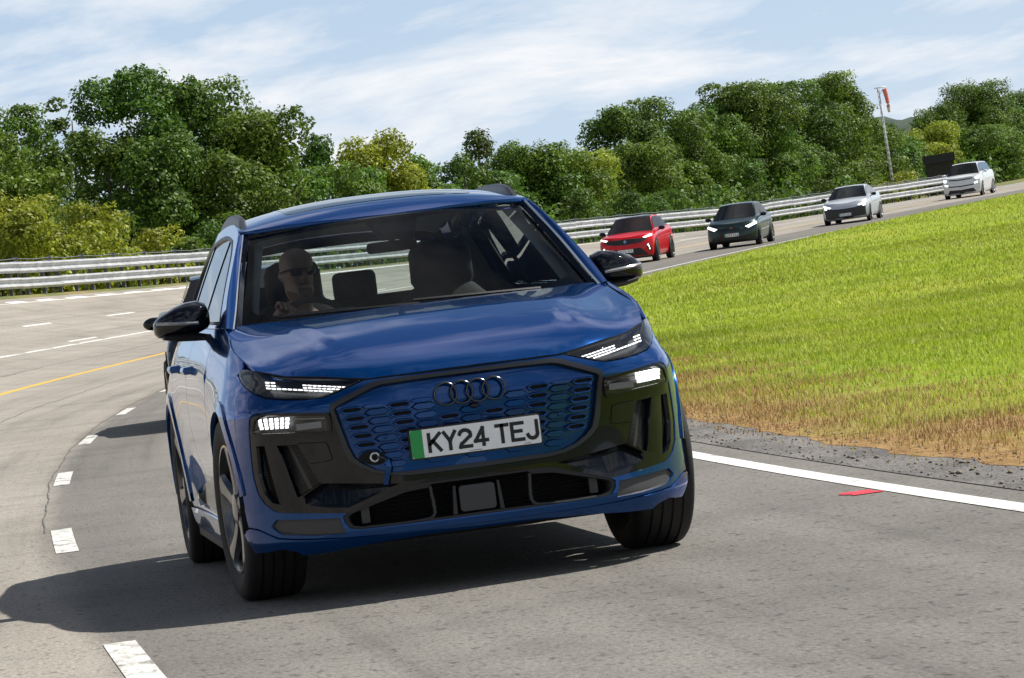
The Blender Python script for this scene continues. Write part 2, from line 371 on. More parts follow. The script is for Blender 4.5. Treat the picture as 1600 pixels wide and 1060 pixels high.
M['road'] = uvmat('worn_asphalt', road_nodes)
def shoulder_nodes(nt, b, N, L, uv):
    agg = nz(N, L, uv, 40, 4, .7, (1, .5, 1)); base = ramp(N, L, agg, [(.3, (.055, .052, .05)), (.5, (.17, .16, .15)), (.7, (.28, .26, .24))])
    st = nz(N, L, uv, 2.2, 5, .65, (1, .5, 1)); base = mixc(N, L, .8, base, ramp(N, L, st, [(.35, g3(.45)), (.6, g3(1.1))]), 'MULTIPLY')
    L(base, b.inputs['Base Color']); b.inputs['Roughness'].default_value = .9
    bp = N('ShaderNodeBump'); bp.inputs['Strength'].default_value = 1.; bp.inputs['Distance'].default_value = .02; L(agg, bp.inputs['Height']); L(bp.outputs[0], b.inputs['Normal'])
M['shoulder'] = uvmat('broken_asphalt_edge', shoulder_nodes)
def grass_nodes(nt, b, N, L, uv):
    big = nz(N, L, uv, .16, 5, .6, (1, .5, 1)); base = ramp(N, L, big, [(.25, (.17, .25, .014)), (.5, (.25, .33, .02)), (.75, (.37, .37, .045))])
    fine = nz(N, L, uv, 9, 6, .7); base = mixc(N, L, 1., base, ramp(N, L, fine, [(.3, g3(.5)), (.7, g3(1.35))]), 'MULTIPLY')
    # straw and bare earth towards the road edge
    sep = N('ShaderNodeSeparateXYZ'); L(uv, sep.inputs[0]); wob = nz(N, L, uv, .55, 5, .65, (1, .5, 1))
    a = N('ShaderNodeMath'); a.operation = 'MULTIPLY_ADD'; a.inputs[1].default_value = 5.0; L(wob, a.inputs[0]); L(sep.outputs['X'], a.inputs[2])
    mr = N('ShaderNodeMapRange'); mr.inputs['From Min'].default_value = -2.5; mr.inputs['From Max'].default_value = -0.7; L(a.outputs[0], mr.inputs['Value'])
    mr2 = N('ShaderNodeMapRange'); mr2.inputs['From Min'].default_value = 22; mr2.inputs['From Max'].default_value = 45; mr2.inputs['To Min'].default_value = 1; mr2.inputs['To Max'].default_value = .15; L(sep.outputs['Y'], mr2.inputs['Value'])
    mu = N('ShaderNodeMath'); mu.operation = 'MULTIPLY'; L(mr.outputs[0], mu.inputs[0]); L(mr2.outputs[0], mu.inputs[1])
    dry = ramp(N, L, nz(N, L, uv, 6, 5, .7), [(.3, (.16, .085, .035)), (.55, (.36, .22, .09)), (.75, (.44, .31, .14))])
    L(mixc(N, L, mu.outputs[0], base, dry), b.inputs['Base Color']); b.inputs['Roughness'].default_value = .9; b.inputs['Specular IOR Level'].default_value = .15
    bp = N('ShaderNodeBump'); bp.inputs['Strength'].default_value = 1.; bp.inputs['Distance'].default_value = .05; L(fine, bp.inputs['Height']); L(bp.outputs[0], b.inputs['Normal'])
M['turf'] = uvmat('infield_turf', grass_nodes)
def verge_nodes(nt, b, N, L, uv):
    big = nz(N, L, uv, .2, 5, .6); base = ramp(N, L, big, [(.3, (.07, .10, .018)), (.5, (.15, .16, .03)), (.7, (.27, .20, .075))])
    fine = nz(N, L, uv, 3, 6, .7); L(mixc(N, L, 1., base, ramp(N, L, fine, [(.3, g3(.5)), (.7, g3(1.3))]), 'MULTIPLY'), b.inputs['Base Color']); b.inputs['Roughness'].default_value = .9
M['verge'] = uvmat('rough_verge', verge_nodes)
def paint_line(name, col, wear):
    def f(nt, b, N, L, uv):
        n = nz(N, L, uv, 9, 6, .75, (1, .4, 1)); c = mixc(N, L, ramp(N, L, n, [(wear - .07, g3(1.)), (wear + .05, g3(0.))]), col, (.22, .205, .185))
        n2 = nz(N, L, uv, 60, 3, .6); L(mixc(N, L, 1., c, ramp(N, L, n2, [(.3, g3(.75)), (.6, g3(1.05))]), 'MULTIPLY'), b.inputs['Base Color']); b.inputs['Roughness'].default_value = .7
    return uvmat(name, f)
M['line_white'] = paint_line('white_road_paint', (.74, .73, .70), .39); M['line_worn'] = paint_line('worn_white_paint', (.66, .65, .61), .46)
M['line_yellow'] = paint_line('yellow_road_paint', (.70, .42, .02), .36); M['line_red'] = paint_line('red_spray_paint', (.62, .025, .05), .38)
M['crack'] = pmat('bitumen_joint', (.10, .092, .082), .9)
M['galv'] = pmat('galvanised_steel', (.43, .44, .45), .45, metal=.15, noise=(2.5, .3))
M['post_steel'] = pmat('weathered_post', (.12, .12, .12), .6, metal=.3, noise=(8, .3))
M['wire'] = pmat('fence_wire', (.25, .26, .29), .5, metal=.6)

# ---------------------------------------------------------------- ground, road, markings
def ribbon(name, s_arr, u_arr, mat, dz=0., parent=None, kind=None, wob=None):
    S, U = np.meshgrid(s_arr, u_arr, indexing='ij')
    if wob is not None: U = U + wob(S)
    P = track(S, U, dz); ns, nu = S.shape; idx = np.arange(ns * nu).reshape(ns, nu)
    q = np.stack([idx[:-1, :-1], idx[:-1, 1:], idx[1:, 1:], idx[1:, :-1]], -1).reshape(-1, 4)[:, ::-1]
    o = mesh_obj(name, P.reshape(-1, 3), q, mat, parent)
    me = o.data; ul = me.uv_layers.new(name='UVMap'); li = np.empty(len(me.loops), int); me.loops.foreach_get('vertex_index', li)
    uvs = np.stack([U.ravel()[li], S.ravel()[li]], 1).astype(np.float32); ul.data.foreach_set('uv', uvs.ravel())
    if kind: tag(o, kind=kind)
    return o
S1 = np.concatenate([np.arange(-24, 60, 1.5), np.arange(60, 320, 3), np.arange(320, 640, 20)])
ribbon('road', S1, np.concatenate([np.arange(-2.55, 14.2, .8), [14.25]]), M['road'], kind='structure')
_wob = rng.normal(0, 1, 4000); _wob = np.convolve(_wob, np.ones(5) / 5, 'same') * .07 + np.convolve(_wob, np.ones(25) / 25, 'same') * .35
def edge_wob(S): return np.interp(S, np.linspace(-60, 700, 4000), _wob)
sh = ribbon('road_shoulder', np.concatenate([np.arange(-24, 60, .35), np.arange(60, 320, 3)]), [-3.3, -3.1, -2.9, -2.7, -2.5], M['shoulder'], .004, kind='structure')
ribbon('infield', np.concatenate([np.arange(-24, 45, .25), np.arange(45, 320, 3), np.arange(320, 640, 20)]), -2.95 - np.concatenate([np.arange(0, 10, .8), np.geomspace(10, 190, 16)]), M['turf'], .006, kind='structure', wob=edge_wob)
ribbon('outer_verge', np.concatenate([np.arange(20, 420, 4), np.arange(420, 640, 20)]), 14.2 + np.concatenate([[0, .4, .8, 1.6], np.geomspace(2.5, 260, 18)]), M['verge'], .004, kind='structure')
g = MB(); nseg = 48
for r_ in (0, 400, 1500, 6000, 15000):
    for k in range(nseg):
        t = 2 * math.pi * k / nseg; g.v.append((r_ * math.cos(t), r_ * math.sin(t), -1.6))
for j in range(4):
    for k in range(nseg): g.f.append((j * nseg + k, (j + 1) * nseg + k, (j + 1) * nseg + (k + 1) % nseg, j * nseg + (k + 1) % nseg))
M['far_field'] = pmat('far_fields', (.085, .11, .03), .95, noise=(.01, .35))
tag(g.build('ground', M['far_field'], fix=False), kind='structure')

def stripe(name, u, w, s0, s1, mat, parent=None, step=1.5, dz=.0035, wob=None):
    n = max(2, int((s1 - s0) / step) + 1)
    return ribbon(name, np.linspace(s0, s1, n), [u - w / 2, u, u + w / 2], mat, dz, parent, wob=wob)
def marking(name, label, **k):
    o = stripe(name, **k); tag(o, label, 'road marking', kind='structure'); return o
marking('edge_line', 'solid white line along the inner edge of the track', u=-2.23, w=.13, s0=-20, s1=330, mat=M['line_white'])
marking('yellow_line', 'thin solid yellow line curving along the middle of the track', u=4.95, w=.13, s0=-5, s1=330, mat=M['line_yellow'])
marking('solid_line', 'thin solid white line between yellow line and far lane dashes', u=8.15, w=.10, s0=20, s1=330, mat=M['line_white'])
marking('outer_line', 'solid white line at the foot of the guardrail', u=13.75, w=.24, s0=40, s1=330, mat=M['line_white'])
for i in range(14):
    e = -.75 + 8.95 * i
    o = stripe('lane_dash', 1.51, .125, e - 2.5, e, M['line_worn'], step=.5)
    lbl = ['worn white lane dash in the foreground at the bottom edge', 'white lane dash just beyond the blue car shadow', 'chipped white lane dash, second beyond the blue car shadow', 'white lane dash touching the mirror shadow tip of the hidden car', 'white lane dash beyond the hidden car shadow']
    tag(o, lbl[i] if i < 5 else 'far white lane dash in the near lane behind the blue car', 'road marking', 'near lane dashes', kind='structure')
for i in range(26):
    e = 84.4 - 26.0 + 8.75 * i
    o = stripe('lane_dash', 10.95, .12, e - 1.4, e + 1.4, M['line_white'], step=.7)
    tag(o, 'white dash of the far lane line', 'road marking', 'far lane dashes', kind='structure')
for i in range(24):
    e = 79.3 + 8.75 * i
    tag(stripe('lane_dash', 8.55, .11, e - 1.6, e + 1.4, M['line_white'], step=.7), 'short white dash beside the solid white line', 'road marking', 'dashes beside solid line', kind='structure')
tag(ribbon('paint_mark', np.linspace(1.9, 2.16, 5), [-2.145, -2.07, -1.995], M['line_red'], .004, wob=lambda S: .02 * np.sin(S * 25)), 'red sprayed dash beside the white edge line', 'paint mark')
# paving joints and tar seams
def seam(u, s0, s1, w, amp, fr, ph=0.): stripe('paving_joint', u, w, s0, s1, M['crack'], step=.3, dz=.0045, wob=lambda S: amp * np.sin(S * fr + ph) + amp * .5 * np.sin(S * fr * 3.7 + 1.3) + amp * .25 * np.sin(S * fr * 11))['kind'] = 'structure'
seam(1.60, 8, 62, .009, .012, .9); seam(6.4, 40, 150, .022, .05, .5); seam(11.3, 50, 180, .03, .03, .3); seam(3.3, 30, 120, .02, .03, .6, 2.)
# ---------------------------------------------------------------- guardrail
WP = [(.008, .160), (.070, .128), (.082, .098), (.008, .036), (0, .02), (0, -.02), (.008, -.036), (.070, -.070), (.082, -.100), (.008, -.160)]
def rail_u(s): return 14.45 + .030 * np.clip(s - 221, 0, None) ** 2
rail = empty('guardrail', tuple(track(100, 14.45)))
tag(rail, 'double beam galvanised steel guardrail on posts along the outer edge', 'guardrail')
RO = np.array(rail.location)
def beam_piece(s0, s1, zc):
    ss = np.linspace(s0, s1, 4); rings = []
    for s in ss:
        P = track(np.full(len(WP), s), rail_u(np.full(len(WP), s)) - np.array([d for d, z in WP])); zb = bank(14.45, s)
        P[:, 2] = zb + zc + np.array([z for d, z in WP]); rings.append([tuple(p - RO) for p in P])
    mb = MB(); mb.loft(rings, closed=False); o = mb.build('beam', M['galv'], rail, False, fix=False)
    return o
s = 56.0
while s < 233:
    beam_piece(s, s + 4.03, .835 + rng.normal(0, .006)); beam_piece(s, s + 4.03, .38 + rng.normal(0, .006)); s += 4.0
for s in np.arange(57, 236, 1.6):
    b_ = track(s, float(rail_u(s)) + .10) - RO; b_[2] = bank(14.45, s) - RO[2]
    ph = np.interp(s, TS, TPHI); mb = MB(); mb.box(-.05, .05, -.06, .06, -.25, .98)
    o = mb.build('post', M['post_steel'], rail, False); o.location = tuple(b_); o.rotation_euler = (rng.normal(0, .01), rng.normal(0, .01), -ph)
fence = empty('wire_fence', tuple(track(100, 14.95))); tag(fence, 'thin wire fence strung on short posts just behind the guardrail', 'fence'); FO = np.array(fence.location)
ss = np.arange(56, 234, 1.6)
for zc in (1.06, 1.15):
    P = track(ss, rail_u(ss) + .5); P[:, 2] = bank(14.45, ss) + zc - .03 * (np.arange(len(ss)) % 2); mb = MB(); mb.tube([tuple(p - FO) for p in P], .012, 4); mb.build('wire', M['wire'], fence, fix=False)
for s in np.arange(56, 234, 3.2):
    b_ = track(s, float(rail_u(s)) + .5) - FO; b_[2] = bank(14.45, s) - FO[2]; mb = MB(); mb.box(-.025, .025, -.025, .025, -.3, 1.17); mb.box(-.06, .06, -.03, .03, 1.10, 1.20)
    o = mb.build('post', M['wire'], fence, False); o.location = tuple(b_)

# ---------------------------------------------------------------- trees
def leaf_mat(name, cols, trans=.38):
    m_, nt, b = new_mat(name); N = nt.nodes.new; L = nt.links.new
    geo = N('ShaderNodeNewGeometry'); oi = N('ShaderNodeObjectInfo'); c = ramp(N, L, geo.outputs['Random Per Island'], [(0, cols[0]), (.5, cols[1]), (1, cols[2])])
    t = N('ShaderNodeTexCoord'); n = nz(N, L, t.outputs['Object'], .55, 3, .5); c = mixc(N, L, 1., c, ramp(N, L, n, [(.3, g3(.62)), (.7, g3(1.5))]), 'MULTIPLY')
    hs = N('ShaderNodeHueSaturation'); mr = N('ShaderNodeMapRange'); mr.inputs['To Min'].default_value = .485; mr.inputs['To Max'].default_value = .515; L(oi.outputs['Random'], mr.inputs['Value']); L(mr.outputs[0], hs.inputs['Hue']); L(c, hs.inputs['Color'])
    L(hs.outputs[0], b.inputs['Base Color']); b.inputs['Roughness'].default_value = .55; b.inputs['Specular IOR Level'].default_value = .35
    tr = N('ShaderNodeBsdfTranslucent'); L(hs.outputs[0], tr.inputs[0]); mx_ = N('ShaderNodeMixShader'); mx_.inputs[0].default_value = trans
    L(b.outputs[0], mx_.inputs[1]); L(tr.outputs[0], mx_.inputs[2]); L(mx_.outputs[0], nt.nodes['Material Output'].inputs[0]); return m_
LEAF = [leaf_mat('oak_leaves', [(.042, .088, .012), (.08, .155, .018), (.15, .24, .026)]), leaf_mat('ash_leaves', [(.058, .115, .013), (.10, .19, .02), (.18, .28, .03)]),
        leaf_mat('willow_leaves', [(.17, .21, .016), (.26, .30, .024), (.36, .38, .035)]), leaf_mat('pine_leaves', [(.04, .07, .012), (.07, .115, .016), (.12, .17, .022)])]
M['bark'] = pmat('bark', (.07, .055, .04), .9, noise=(6, .35), bump=(20, .5))
def leaf_cloud(centres, radii, per, size, flat=.92):
    """diamond leaf sprays over the shells of many lobes"""
    C_, N_ = [], []
    for c, r_ in zip(centres, radii):
        n = max(12, int(per * (r_ ** 2)))
        d = rng.normal(size=(n, 3)); d /= np.linalg.norm(d, axis=1)[:, None]; d[:, 2] = np.where(d[:, 2] < -.7, -d[:, 2], d[:, 2])
        rad = r_ * rng.uniform(.62, 1.08, n) ** .8; lump = 1 + .18 * np.sin(d[:, 0] * 5 + c[0] * 3) * np.sin(d[:, 1] * 5 + c[1]) + .12 * np.sin(d[:, 2] * 8 + c[2])
        C_.append(c + d * (rad * lump)[:, None] * np.array([1, 1, flat])); nn = d + rng.normal(0, .55, (n, 3)) + np.array([0, 0, .25]); N_.append(nn / np.linalg.norm(nn, axis=1)[:, None])
    return quads_at(np.concatenate(C_), np.concatenate(N_), size)
def quads_at(P, N_, size):
    n = len(P); a = np.cross(N_, rng.normal(size=(n, 3))); a /= np.linalg.norm(a, axis=1)[:, None] + 1e-9; b = np.cross(N_, a); s_ = size * rng.uniform(.55, 1.45, n)[:, None]
    V = np.stack([P + a * s_, P + b * s_ * .55, P - a * s_, P - b * s_ * .55], 1).reshape(-1, 3); F_ = np.arange(n * 4).reshape(-1, 4); return V, F_
def np_mesh(name, V, F_, mat, parent=None, smooth=False):
    me = bpy.data.meshes.new(name); me.vertices.add(len(V)); me.vertices.foreach_set('co', np.asarray(V, np.float32).ravel()); k = F_.shape[1]
    me.loops.add(F_.size); me.loops.foreach_set('vertex_index', F_.ravel().astype(np.int32)); me.polygons.add(len(F_)); me.polygons.foreach_set('loop_start', np.arange(0, F_.size, k, dtype=np.int32))
    me.materials.append(mat); me.update(calc_edges=True); o = bpy.data.objects.new(name, me); COL.link(o)
    if parent: o.parent = parent
    return o
def tree(name, label, x, y, z, h, r_, kind, group, bush=False):
    root = empty(name, (x, y, z)); tag(root, label, 'bush' if bush else 'tree', group)
    n = int(rng.integers(26, 34)) if not bush else int(rng.integers(12, 18)); cs, rs = [], []
    zlo = .08 if bush else .16
    for i in range(n):
        t = rng.uniform(zlo, .93); prof = math.sin(math.pi * min(1, (t - zlo) / (1 - zlo) * .72 + .22)) ** .7 if kind != 3 else (1.25 - t)
        rr = r_ * prof * rng.uniform(.25, .95); a = rng.uniform(0, 2 * math.pi); rl = r_ * rng.uniform(.24, .42) * (1 if kind != 3 else .7)
        cs.append(np.array([rr * math.cos(a), rr * math.sin(a), min(t * h, h - rl * .7)])); rs.append(rl)
    cs.append(np.array([r_ * rng.normal(0, .12), 0, h - r_ * .36])); rs.append(r_ * .36)
    for i in range(int(n * 1.3)):                        # small outlying sprays break the outline
        k = int(rng.integers(len(cs))); d = rng.normal(size=3); d[2] = abs(d[2]) * .8; d /= np.linalg.norm(d); q = cs[k] + d * rs[k] * 1.02
        if q[2] < h * 1.0: cs.append(q); rs.append(rs[k] * rng.uniform(.18, .34))
    per = 620 if not bush else 760
    V, F_ = leaf_cloud(cs, rs, per, .098 if not bush else .075); np_mesh('crown', V, F_, LEAF[kind], root)
    mb = MB(); lean = rng.normal(0, .03)
    if bush:
        for i in range(4):
            a = rng.uniform(0, 6.28); mb.tube([(0.05 * math.cos(a), .05 * math.sin(a), -.2), (.3 * r_ * math.cos(a), .3 * r_ * math.sin(a), .6 * h)], [.04, .015], 5)
    else:
        mb.tube([(0, 0, -.3), (lean * h * .3, 0, .3 * h), (lean * h * .6, .02 * h, .6 * h), (lean * h, .02 * h, .88 * h)], [.035 * h * .5 + .06, .03 * h * .5 + .04, .08, .03], 7)
        for i in range(6):
            a = rng.uniform(0, 6.28); t = rng.uniform(.25, .6); mb.tube([(lean * h * t, 0, t * h), (lean * h * t + .35 * r_ * math.cos(a), .35 * r_ * math.sin(a), (t + .12) * h), (.75 * r_ * math.cos(a), .75 * r_ * math.sin(a), (t + .2) * h)], [.07, .045, .02], 5)
    mb.build('trunk' if not bush else 'stems', M['bark'], root, fix=False)
    return root
TREES = [(2.3, 166.1, 1.46, 9.99, 2.47, 1), (4.5, 175.4, 1.34, 10.63, 1.83, 0), (6.7, 183.6, 1.23, 11.23, 1.12, 3), (2.7, 151.4, 1.53, 7.77, 2.0, 1), (4.4, 154.8, 1.45, 7.2, 1.64, 0), (9.5, 165.0, 1.26, 10.71, 2.76, 0), (12.3, 167.0, 1.22, 9.68, 2.79, 0), (14.3, 164.2, 1.14, 8.04, 2.18, 1), (7.3, 160.4, 1.33, 8.0, 1.98, 0), (9.7, 156.4, 1.33, 6.99, 2.07, 0), (12.1, 157.2, 1.25, 6.02, 2.09, 0), (15.1, 164.1, 1.14, 6.59, 1.74, 1), (16.0, 166.3, 1.1, 5.49, 1.62, 0), (19.9, 193.7, 0.64, 8.27, 1.52, 0), (20.1, 185.1, 0.77, 6.01, 1.95, 1), (24.5, 196.7, 0.56, 8.05, 2.41, 2), (27.4, 204.7, 0.47, 6.84, 2.15, 1), (21.8, 187.3, 0.67, 5.68, 1.81, 1), (32.8, 222.1, 0.22, 8.49, 2.13, 3), (31.2, 217.5, 0.31, 7.03, 1.71, 0), (36.0, 227.7, 0.12, 7.26, 2.38, 1), (38.0, 227.4, 0.12, 6.9, 2.58, 1), (40.7, 230.6, 0.06, 6.49, 2.41, 2), (33.0, 219.6, 0.24, 5.55, 2.3, 0), (46.3, 246.8, -0.04, 9.36, 2.36, 0), (49.5, 251.2, -0.04, 9.83, 2.84, 0), (51.9, 253.3, -0.04, 8.31, 2.43, 1), (45.5, 238.4, -0.03, 6.76, 2.5, 1), (54.5, 257.7, -0.04, 7.7, 2.47, 1), (59.2, 266.8, -0.04, 10.7, 3.25, 0), (55.9, 264.8, -0.05, 9.27, 2.3, 0), (63.7, 273.4, -0.04, 10.34, 3.09, 0), (60.4, 266.5, -0.04, 7.74, 2.79, 1), (69.0, 279.9, -0.04, 10.26, 3.17, 1), (65.6, 275.5, -0.04, 8.4, 2.88, 0), (72.4, 286.6, -0.04, 7.36, 2.5, 1), (48.6, 244.0, -0.03, 5.25, 2.34, 1), (55.0, 257.6, -0.04, 5.56, 2.47, 0), (63.5, 270.9, -0.04, 5.1, 2.6, 0), (68.1, 277.5, -0.04, 5.44, 2.66, 1), (74.9, 291.1, -0.05, 6.11, 2.28, 0), (78.9, 300.1, -0.05, 5.19, 2.35, 1), (82.1, 305.7, -0.05, 4.44, 2.39, 2), (92.2, 334.6, -0.07, 7.56, 3.19, 0), (98.2, 345.9, -0.08, 9.26, 4.2, 0), (102.4, 351.3, -0.08, 7.29, 3.35, 1), (106.6, 356.8, -0.08, 7.91, 3.71, 0), (86.5, 317.2, -0.06, 6.01, 2.48, 2), (93.7, 328.3, -0.06, 5.21, 3.14, 1), (98.7, 333.6, -0.06, 4.42, 3.19, 0), (109.1, 356.3, -0.07, 5.92, 4.02, 0), (76.7, 295.6, -0.05, 3.99, 2.06, 1), (38.3, 226.1, 0.12, 5.38, 2.17, 0), (26.6, 206.0, 0.44, 5.78, 1.98, 0)]
BUSHES = [(0.9, 113.5, 1.94, 4.04, 1.55, 2), (2.6, 111.3, 1.9, 3.57, 1.32, 2), (3.9, 115.1, 1.82, 3.13, 1.26, 2), (5.0, 117.0, 1.75, 2.58, 1.17, 2), (6.4, 120.8, 1.71, 2.13, 1.1, 2), (7.8, 123.6, 1.63, 1.78, 0.9, 1), (5.9, 122.9, 1.71, 3.0, 1.0, 1), (9.0, 129.5, 1.55, 2.42, 1.05, 1), (1.6, 109.4, 1.94, 2.91, 1.2, 2), (3.0, 111.2, 1.86, 2.47, 1.12, 2), (63.4, 239.7, 0.01, 1.95, 1.27, 2), (61.3, 235.9, 0.01, 1.37, 1.04, 2), (41.4, 206.6, 0.25, 2.73, 1.46, 0), (48.7, 217.6, 0.13, 2.51, 1.73, 0), (32.9, 188.6, 0.42, 3.22, 1.33, 0), (36.8, 195.1, 0.35, 2.93, 1.38, 0), (55.6, 228.7, 0.01, 2.38, 1.61, 0)]
KN = {0: 'dark green tree', 1: 'mid green tree', 2: 'yellowish green tree', 3: 'narrow dark conifer'}
CLUMPS = ((7, 'at the left end of the tree belt'), (16, 'in the tall clump left of the blue SUV roof'), (25, 'in the dip above the blue SUV roof'), (35, 'in the low stretch right of that dip'), (49, 'in the low row left of the red car'), (65, 'in the tall clump above the red and green cars'), (79, 'in the tall clump above the silver car'), (90, 'beside the windsock mast'), (101, 'behind the dark shed'), (9999, 'at the right end of the belt'))
ORD = ['leftmost', 'second from left', 'third from left', 'fourth from left', 'fifth from left', 'sixth from left', 'seventh from left', 'eighth from left', 'ninth from left']
def spot(x): return next(t for lim, t in CLUMPS if x < lim)
def col_(x, y): q_ = (np.array([x, y, 3.]) - CAM) @ CR.T; return q_[0] / q_[2]
byk = {}
for t_ in TREES: byk.setdefault((t_[5], spot(t_[0])), []).append(t_)
for (k, sp), lst in byk.items():
    for i, (x, y, z, h, r_, k) in enumerate(sorted(lst, key=lambda t_: col_(t_[0], t_[1]))):
        tree('broadleaf_tree' if k != 3 else 'conifer_tree', '%s%s %s' % (KN[k], ', ' + ORD[i] if len(lst) > 1 else '', sp), x, y, z, h, r_ * 1.28, k, 'trees beyond the guardrail')
def bush_kind(x, k): return 'yellow green bush, %s above the left end of guardrail' if (x < 8 and k == 2) else 'mid green bush, %s under the trees left of SUV roof' if x < 15 else 'yellowish bush, %s near the windsock mast' if k == 2 else 'dark green bush, %s along the foot of far trees'
byb = {}
for t_ in BUSHES: byb.setdefault(bush_kind(t_[0], t_[5]), []).append(t_)
for lb, lst in byb.items():
    for i, (x, y, z, h, r_, k) in enumerate(sorted(lst, key=lambda t_: col_(t_[0], t_[1]))): tree('bush', lb % ORD[i], x, y, z, h, r_ * 1.3, k, 'bushes behind the guardrail', True)

# low dark undergrowth closing the gaps below the crowns
cs, rs = [], []
for s in np.arange(84, 330, 1.5):
    for u in (27 + rng.uniform(-3, 3), 36 + rng.uniform(-4, 4), 47 + rng.uniform(-4, 4)):
        if s > 236 and u < 40: continue
        p_ = track(s, u); cs.append(np.array([p_[0], p_[1], p_[2] + rng.uniform(.2, 1.9)])); rs.append(rng.uniform(.8, 1.4))
V, F_ = leaf_cloud(cs, rs, 70, .17); tag(np_mesh('undergrowth', V, F_, LEAF[0]), 'dense dark green undergrowth below the tree belt', 'undergrowth', kind='stuff')

# ---------------------------------------------------------------- windsock, shed, hill
M['mast'] = pmat('pale_mast', (.55, .56, .57), .5, metal=.3); M['sock_red'] = pmat('windsock_red', (.85, .25, .20), .8); M['sock_white'] = pmat('windsock_white', (.75, .74, .72), .8)
ws = empty('windsock', (62.7, 239.8, .05)); tag(ws, 'tall pale lattice mast carrying a drooping red and white windsock', 'windsock')
mb = MB(); MH = 7.75
legs = [(math.cos(a) * .11, math.sin(a) * .11) for a in (0.3, 2.4, 4.5)]
def lp(k, t): return (legs[k % 3][0] * (1 - .55 * t), legs[k % 3][1] * (1 - .55 * t), MH * t)
for k in range(3): mb.tube([lp(k, 0), lp(k, 1)], .028, 5)
for i in range(22):
    t0, t1 = i / 22, (i + 1) / 22
    for k in range(3): mb.tube([lp(k, t0), lp(k + 1, t1)], .012, 4); mb.tube([lp(k, t1), lp(k + 1, t1)], .012, 4)
mb.build('mast', M['mast'], ws, fix=False)
mb = MB(); mb.tube([(-.25, 0, MH + .02), (.62, 0, MH + .02)], .03, 6); mb.tube([(0, 0, MH - .5), (.4, 0, MH)], .018, 5); mb.build('arm', M['mast'], ws, fix=False)
def sock(t): return (.42 + .14 * t + .03 * math.sin(t * 5), .02 * math.sin(t * 7), MH - .12 - 1.55 * t)
for i in range(5):
    mb = MB(); mb.tube([sock(i / 5), sock((i + .5) / 5), sock((i + 1) / 5)], [.16 - .012 * i, .155 - .012 * i, .148 - .012 * i], 12, cap=False); mb.build('sock_band', M['sock_red'] if i < 4 else M['sock_white'], ws, fix=False)
M['shed'] = pmat('dark_shed_board', (.035, .03, .028), .8, noise=(3, .3)); M['shed_roof'] = pmat('shed_roof', (.014, .014, .018), .6)
shd = empty('shed', (73.4, 267.5, .05), (0, 0, R(-14))); tag(shd, 'dark timber shed with flat black roof behind the white car', 'shed')
for i in range(9):
    mb = MB(); w_ = 2.1 / 9; mb.box(-1.05 + i * w_ + .008, -1.05 + (i + 1) * w_ - .008, -1.0, -.97, 0, 2.35); mb.build('board', M['shed'], shd, False)
mb = MB(); mb.box(-1.04, 1.04, -.965, 1., 0, 2.35); mb.build('body', M['shed'], shd, False)
mb = MB(); mb.box(-1.16, 1.16, -1.14, 1.12, 2.352, 2.98); mb.build('roof', M['shed_roof'], shd, False)
M['hill'] = pmat('wooded_hill', (.030, .052, .034), .95, noise=(.02, .5))
hx, hy = np.meshgrid(np.linspace(200, 1900, 110), np.linspace(2050, 3300, 40), indexing='ij')
hz = 46 * np.exp(-((hx - 900) / 330) ** 2 - ((hy - 2600) / 420) ** 2) + 34 * np.exp(-((hx - 560) / 120) ** 2 - ((hy - 2450) / 300) ** 2) + 40 * np.exp(-((hx - 1400) / 300) ** 2 - ((hy - 2700) / 420) ** 2) - 3
hz += 2.2 * (np.sin(hx * .05 + hy * .013) + np.sin(hx * .11 + 2) + np.sin(hx * .021 + hy * .03)) + rng.normal(0, 1.1, hx.shape)
idx = np.arange(hx.size).reshape(hx.shape); q = np.stack([idx[:-1, :-1], idx[1:, :-1], idx[1:, 1:], idx[:-1, 1:]], -1).reshape(-1, 4)
tag(mesh_obj('hill', np.stack([hx, hy, hz], -1).reshape(-1, 3), q, M['hill']), kind='structure')

# ---------------------------------------------------------------- grass blades
def blade_mat(name, cols):
    m_, nt, b = new_mat(name); N = nt.nodes.new; L = nt.links.new; geo = N('ShaderNodeNewGeometry'); t = N('ShaderNodeTexCoord')
    c = ramp(N, L, geo.outputs['Random Per Island'], [(0, cols[0]), (.55, cols[1]), (1, cols[2])]); n = nz(N, L, t.outputs['Object'], .22, 4, .6); c = mixc(N, L, 1., c, ramp(N, L, n, [(.32, g3(.62)), (.68, g3(1.2))]), 'MULTIPLY'); n2 = nz(N, L, t.outputs['Object'], .55, 5, .65); c = mixc(N, L, ramp(N, L, n2, [(.45, g3(0.)), (.66, g3(.6))]), c, (.55, .54, .14))
    L(c, b.inputs['Base Color']); b.inputs['Roughness'].default_value = .6; b.inputs['Specular IOR Level'].default_value = .3
    tr = N('ShaderNodeBsdfTranslucent'); L(c, tr.inputs[0]); mx_ = N('ShaderNodeMixShader'); mx_.inputs[0].default_value = .35; L(b.outputs[0], mx_.inputs[1]); L(tr.outputs[0], mx_.inputs[2]); L(mx_.outputs[0], nt.nodes['Material Output'].inputs[0]); return m_
M['grass'] = blade_mat('grass_blades', [(.27, .38, .02), (.40, .51, .03), (.54, .56, .10)]); M['straw'] = blade_mat('straw_blades', [(.27, .15, .055), (.46, .29, .12), (.58, .43, .20)])
def in_view(P, pad=.06):
    q_ = (P - CAM) @ CR.T; x_ = CF * q_[:, 0] / q_[:, 2] / 800; y_ = CF * q_[:, 1] / q_[:, 2] / 530; return (q_[:, 2] > 4) & (np.abs(x_) < 1 + pad * 4) & (np.abs(y_) < 1 + pad * 4)
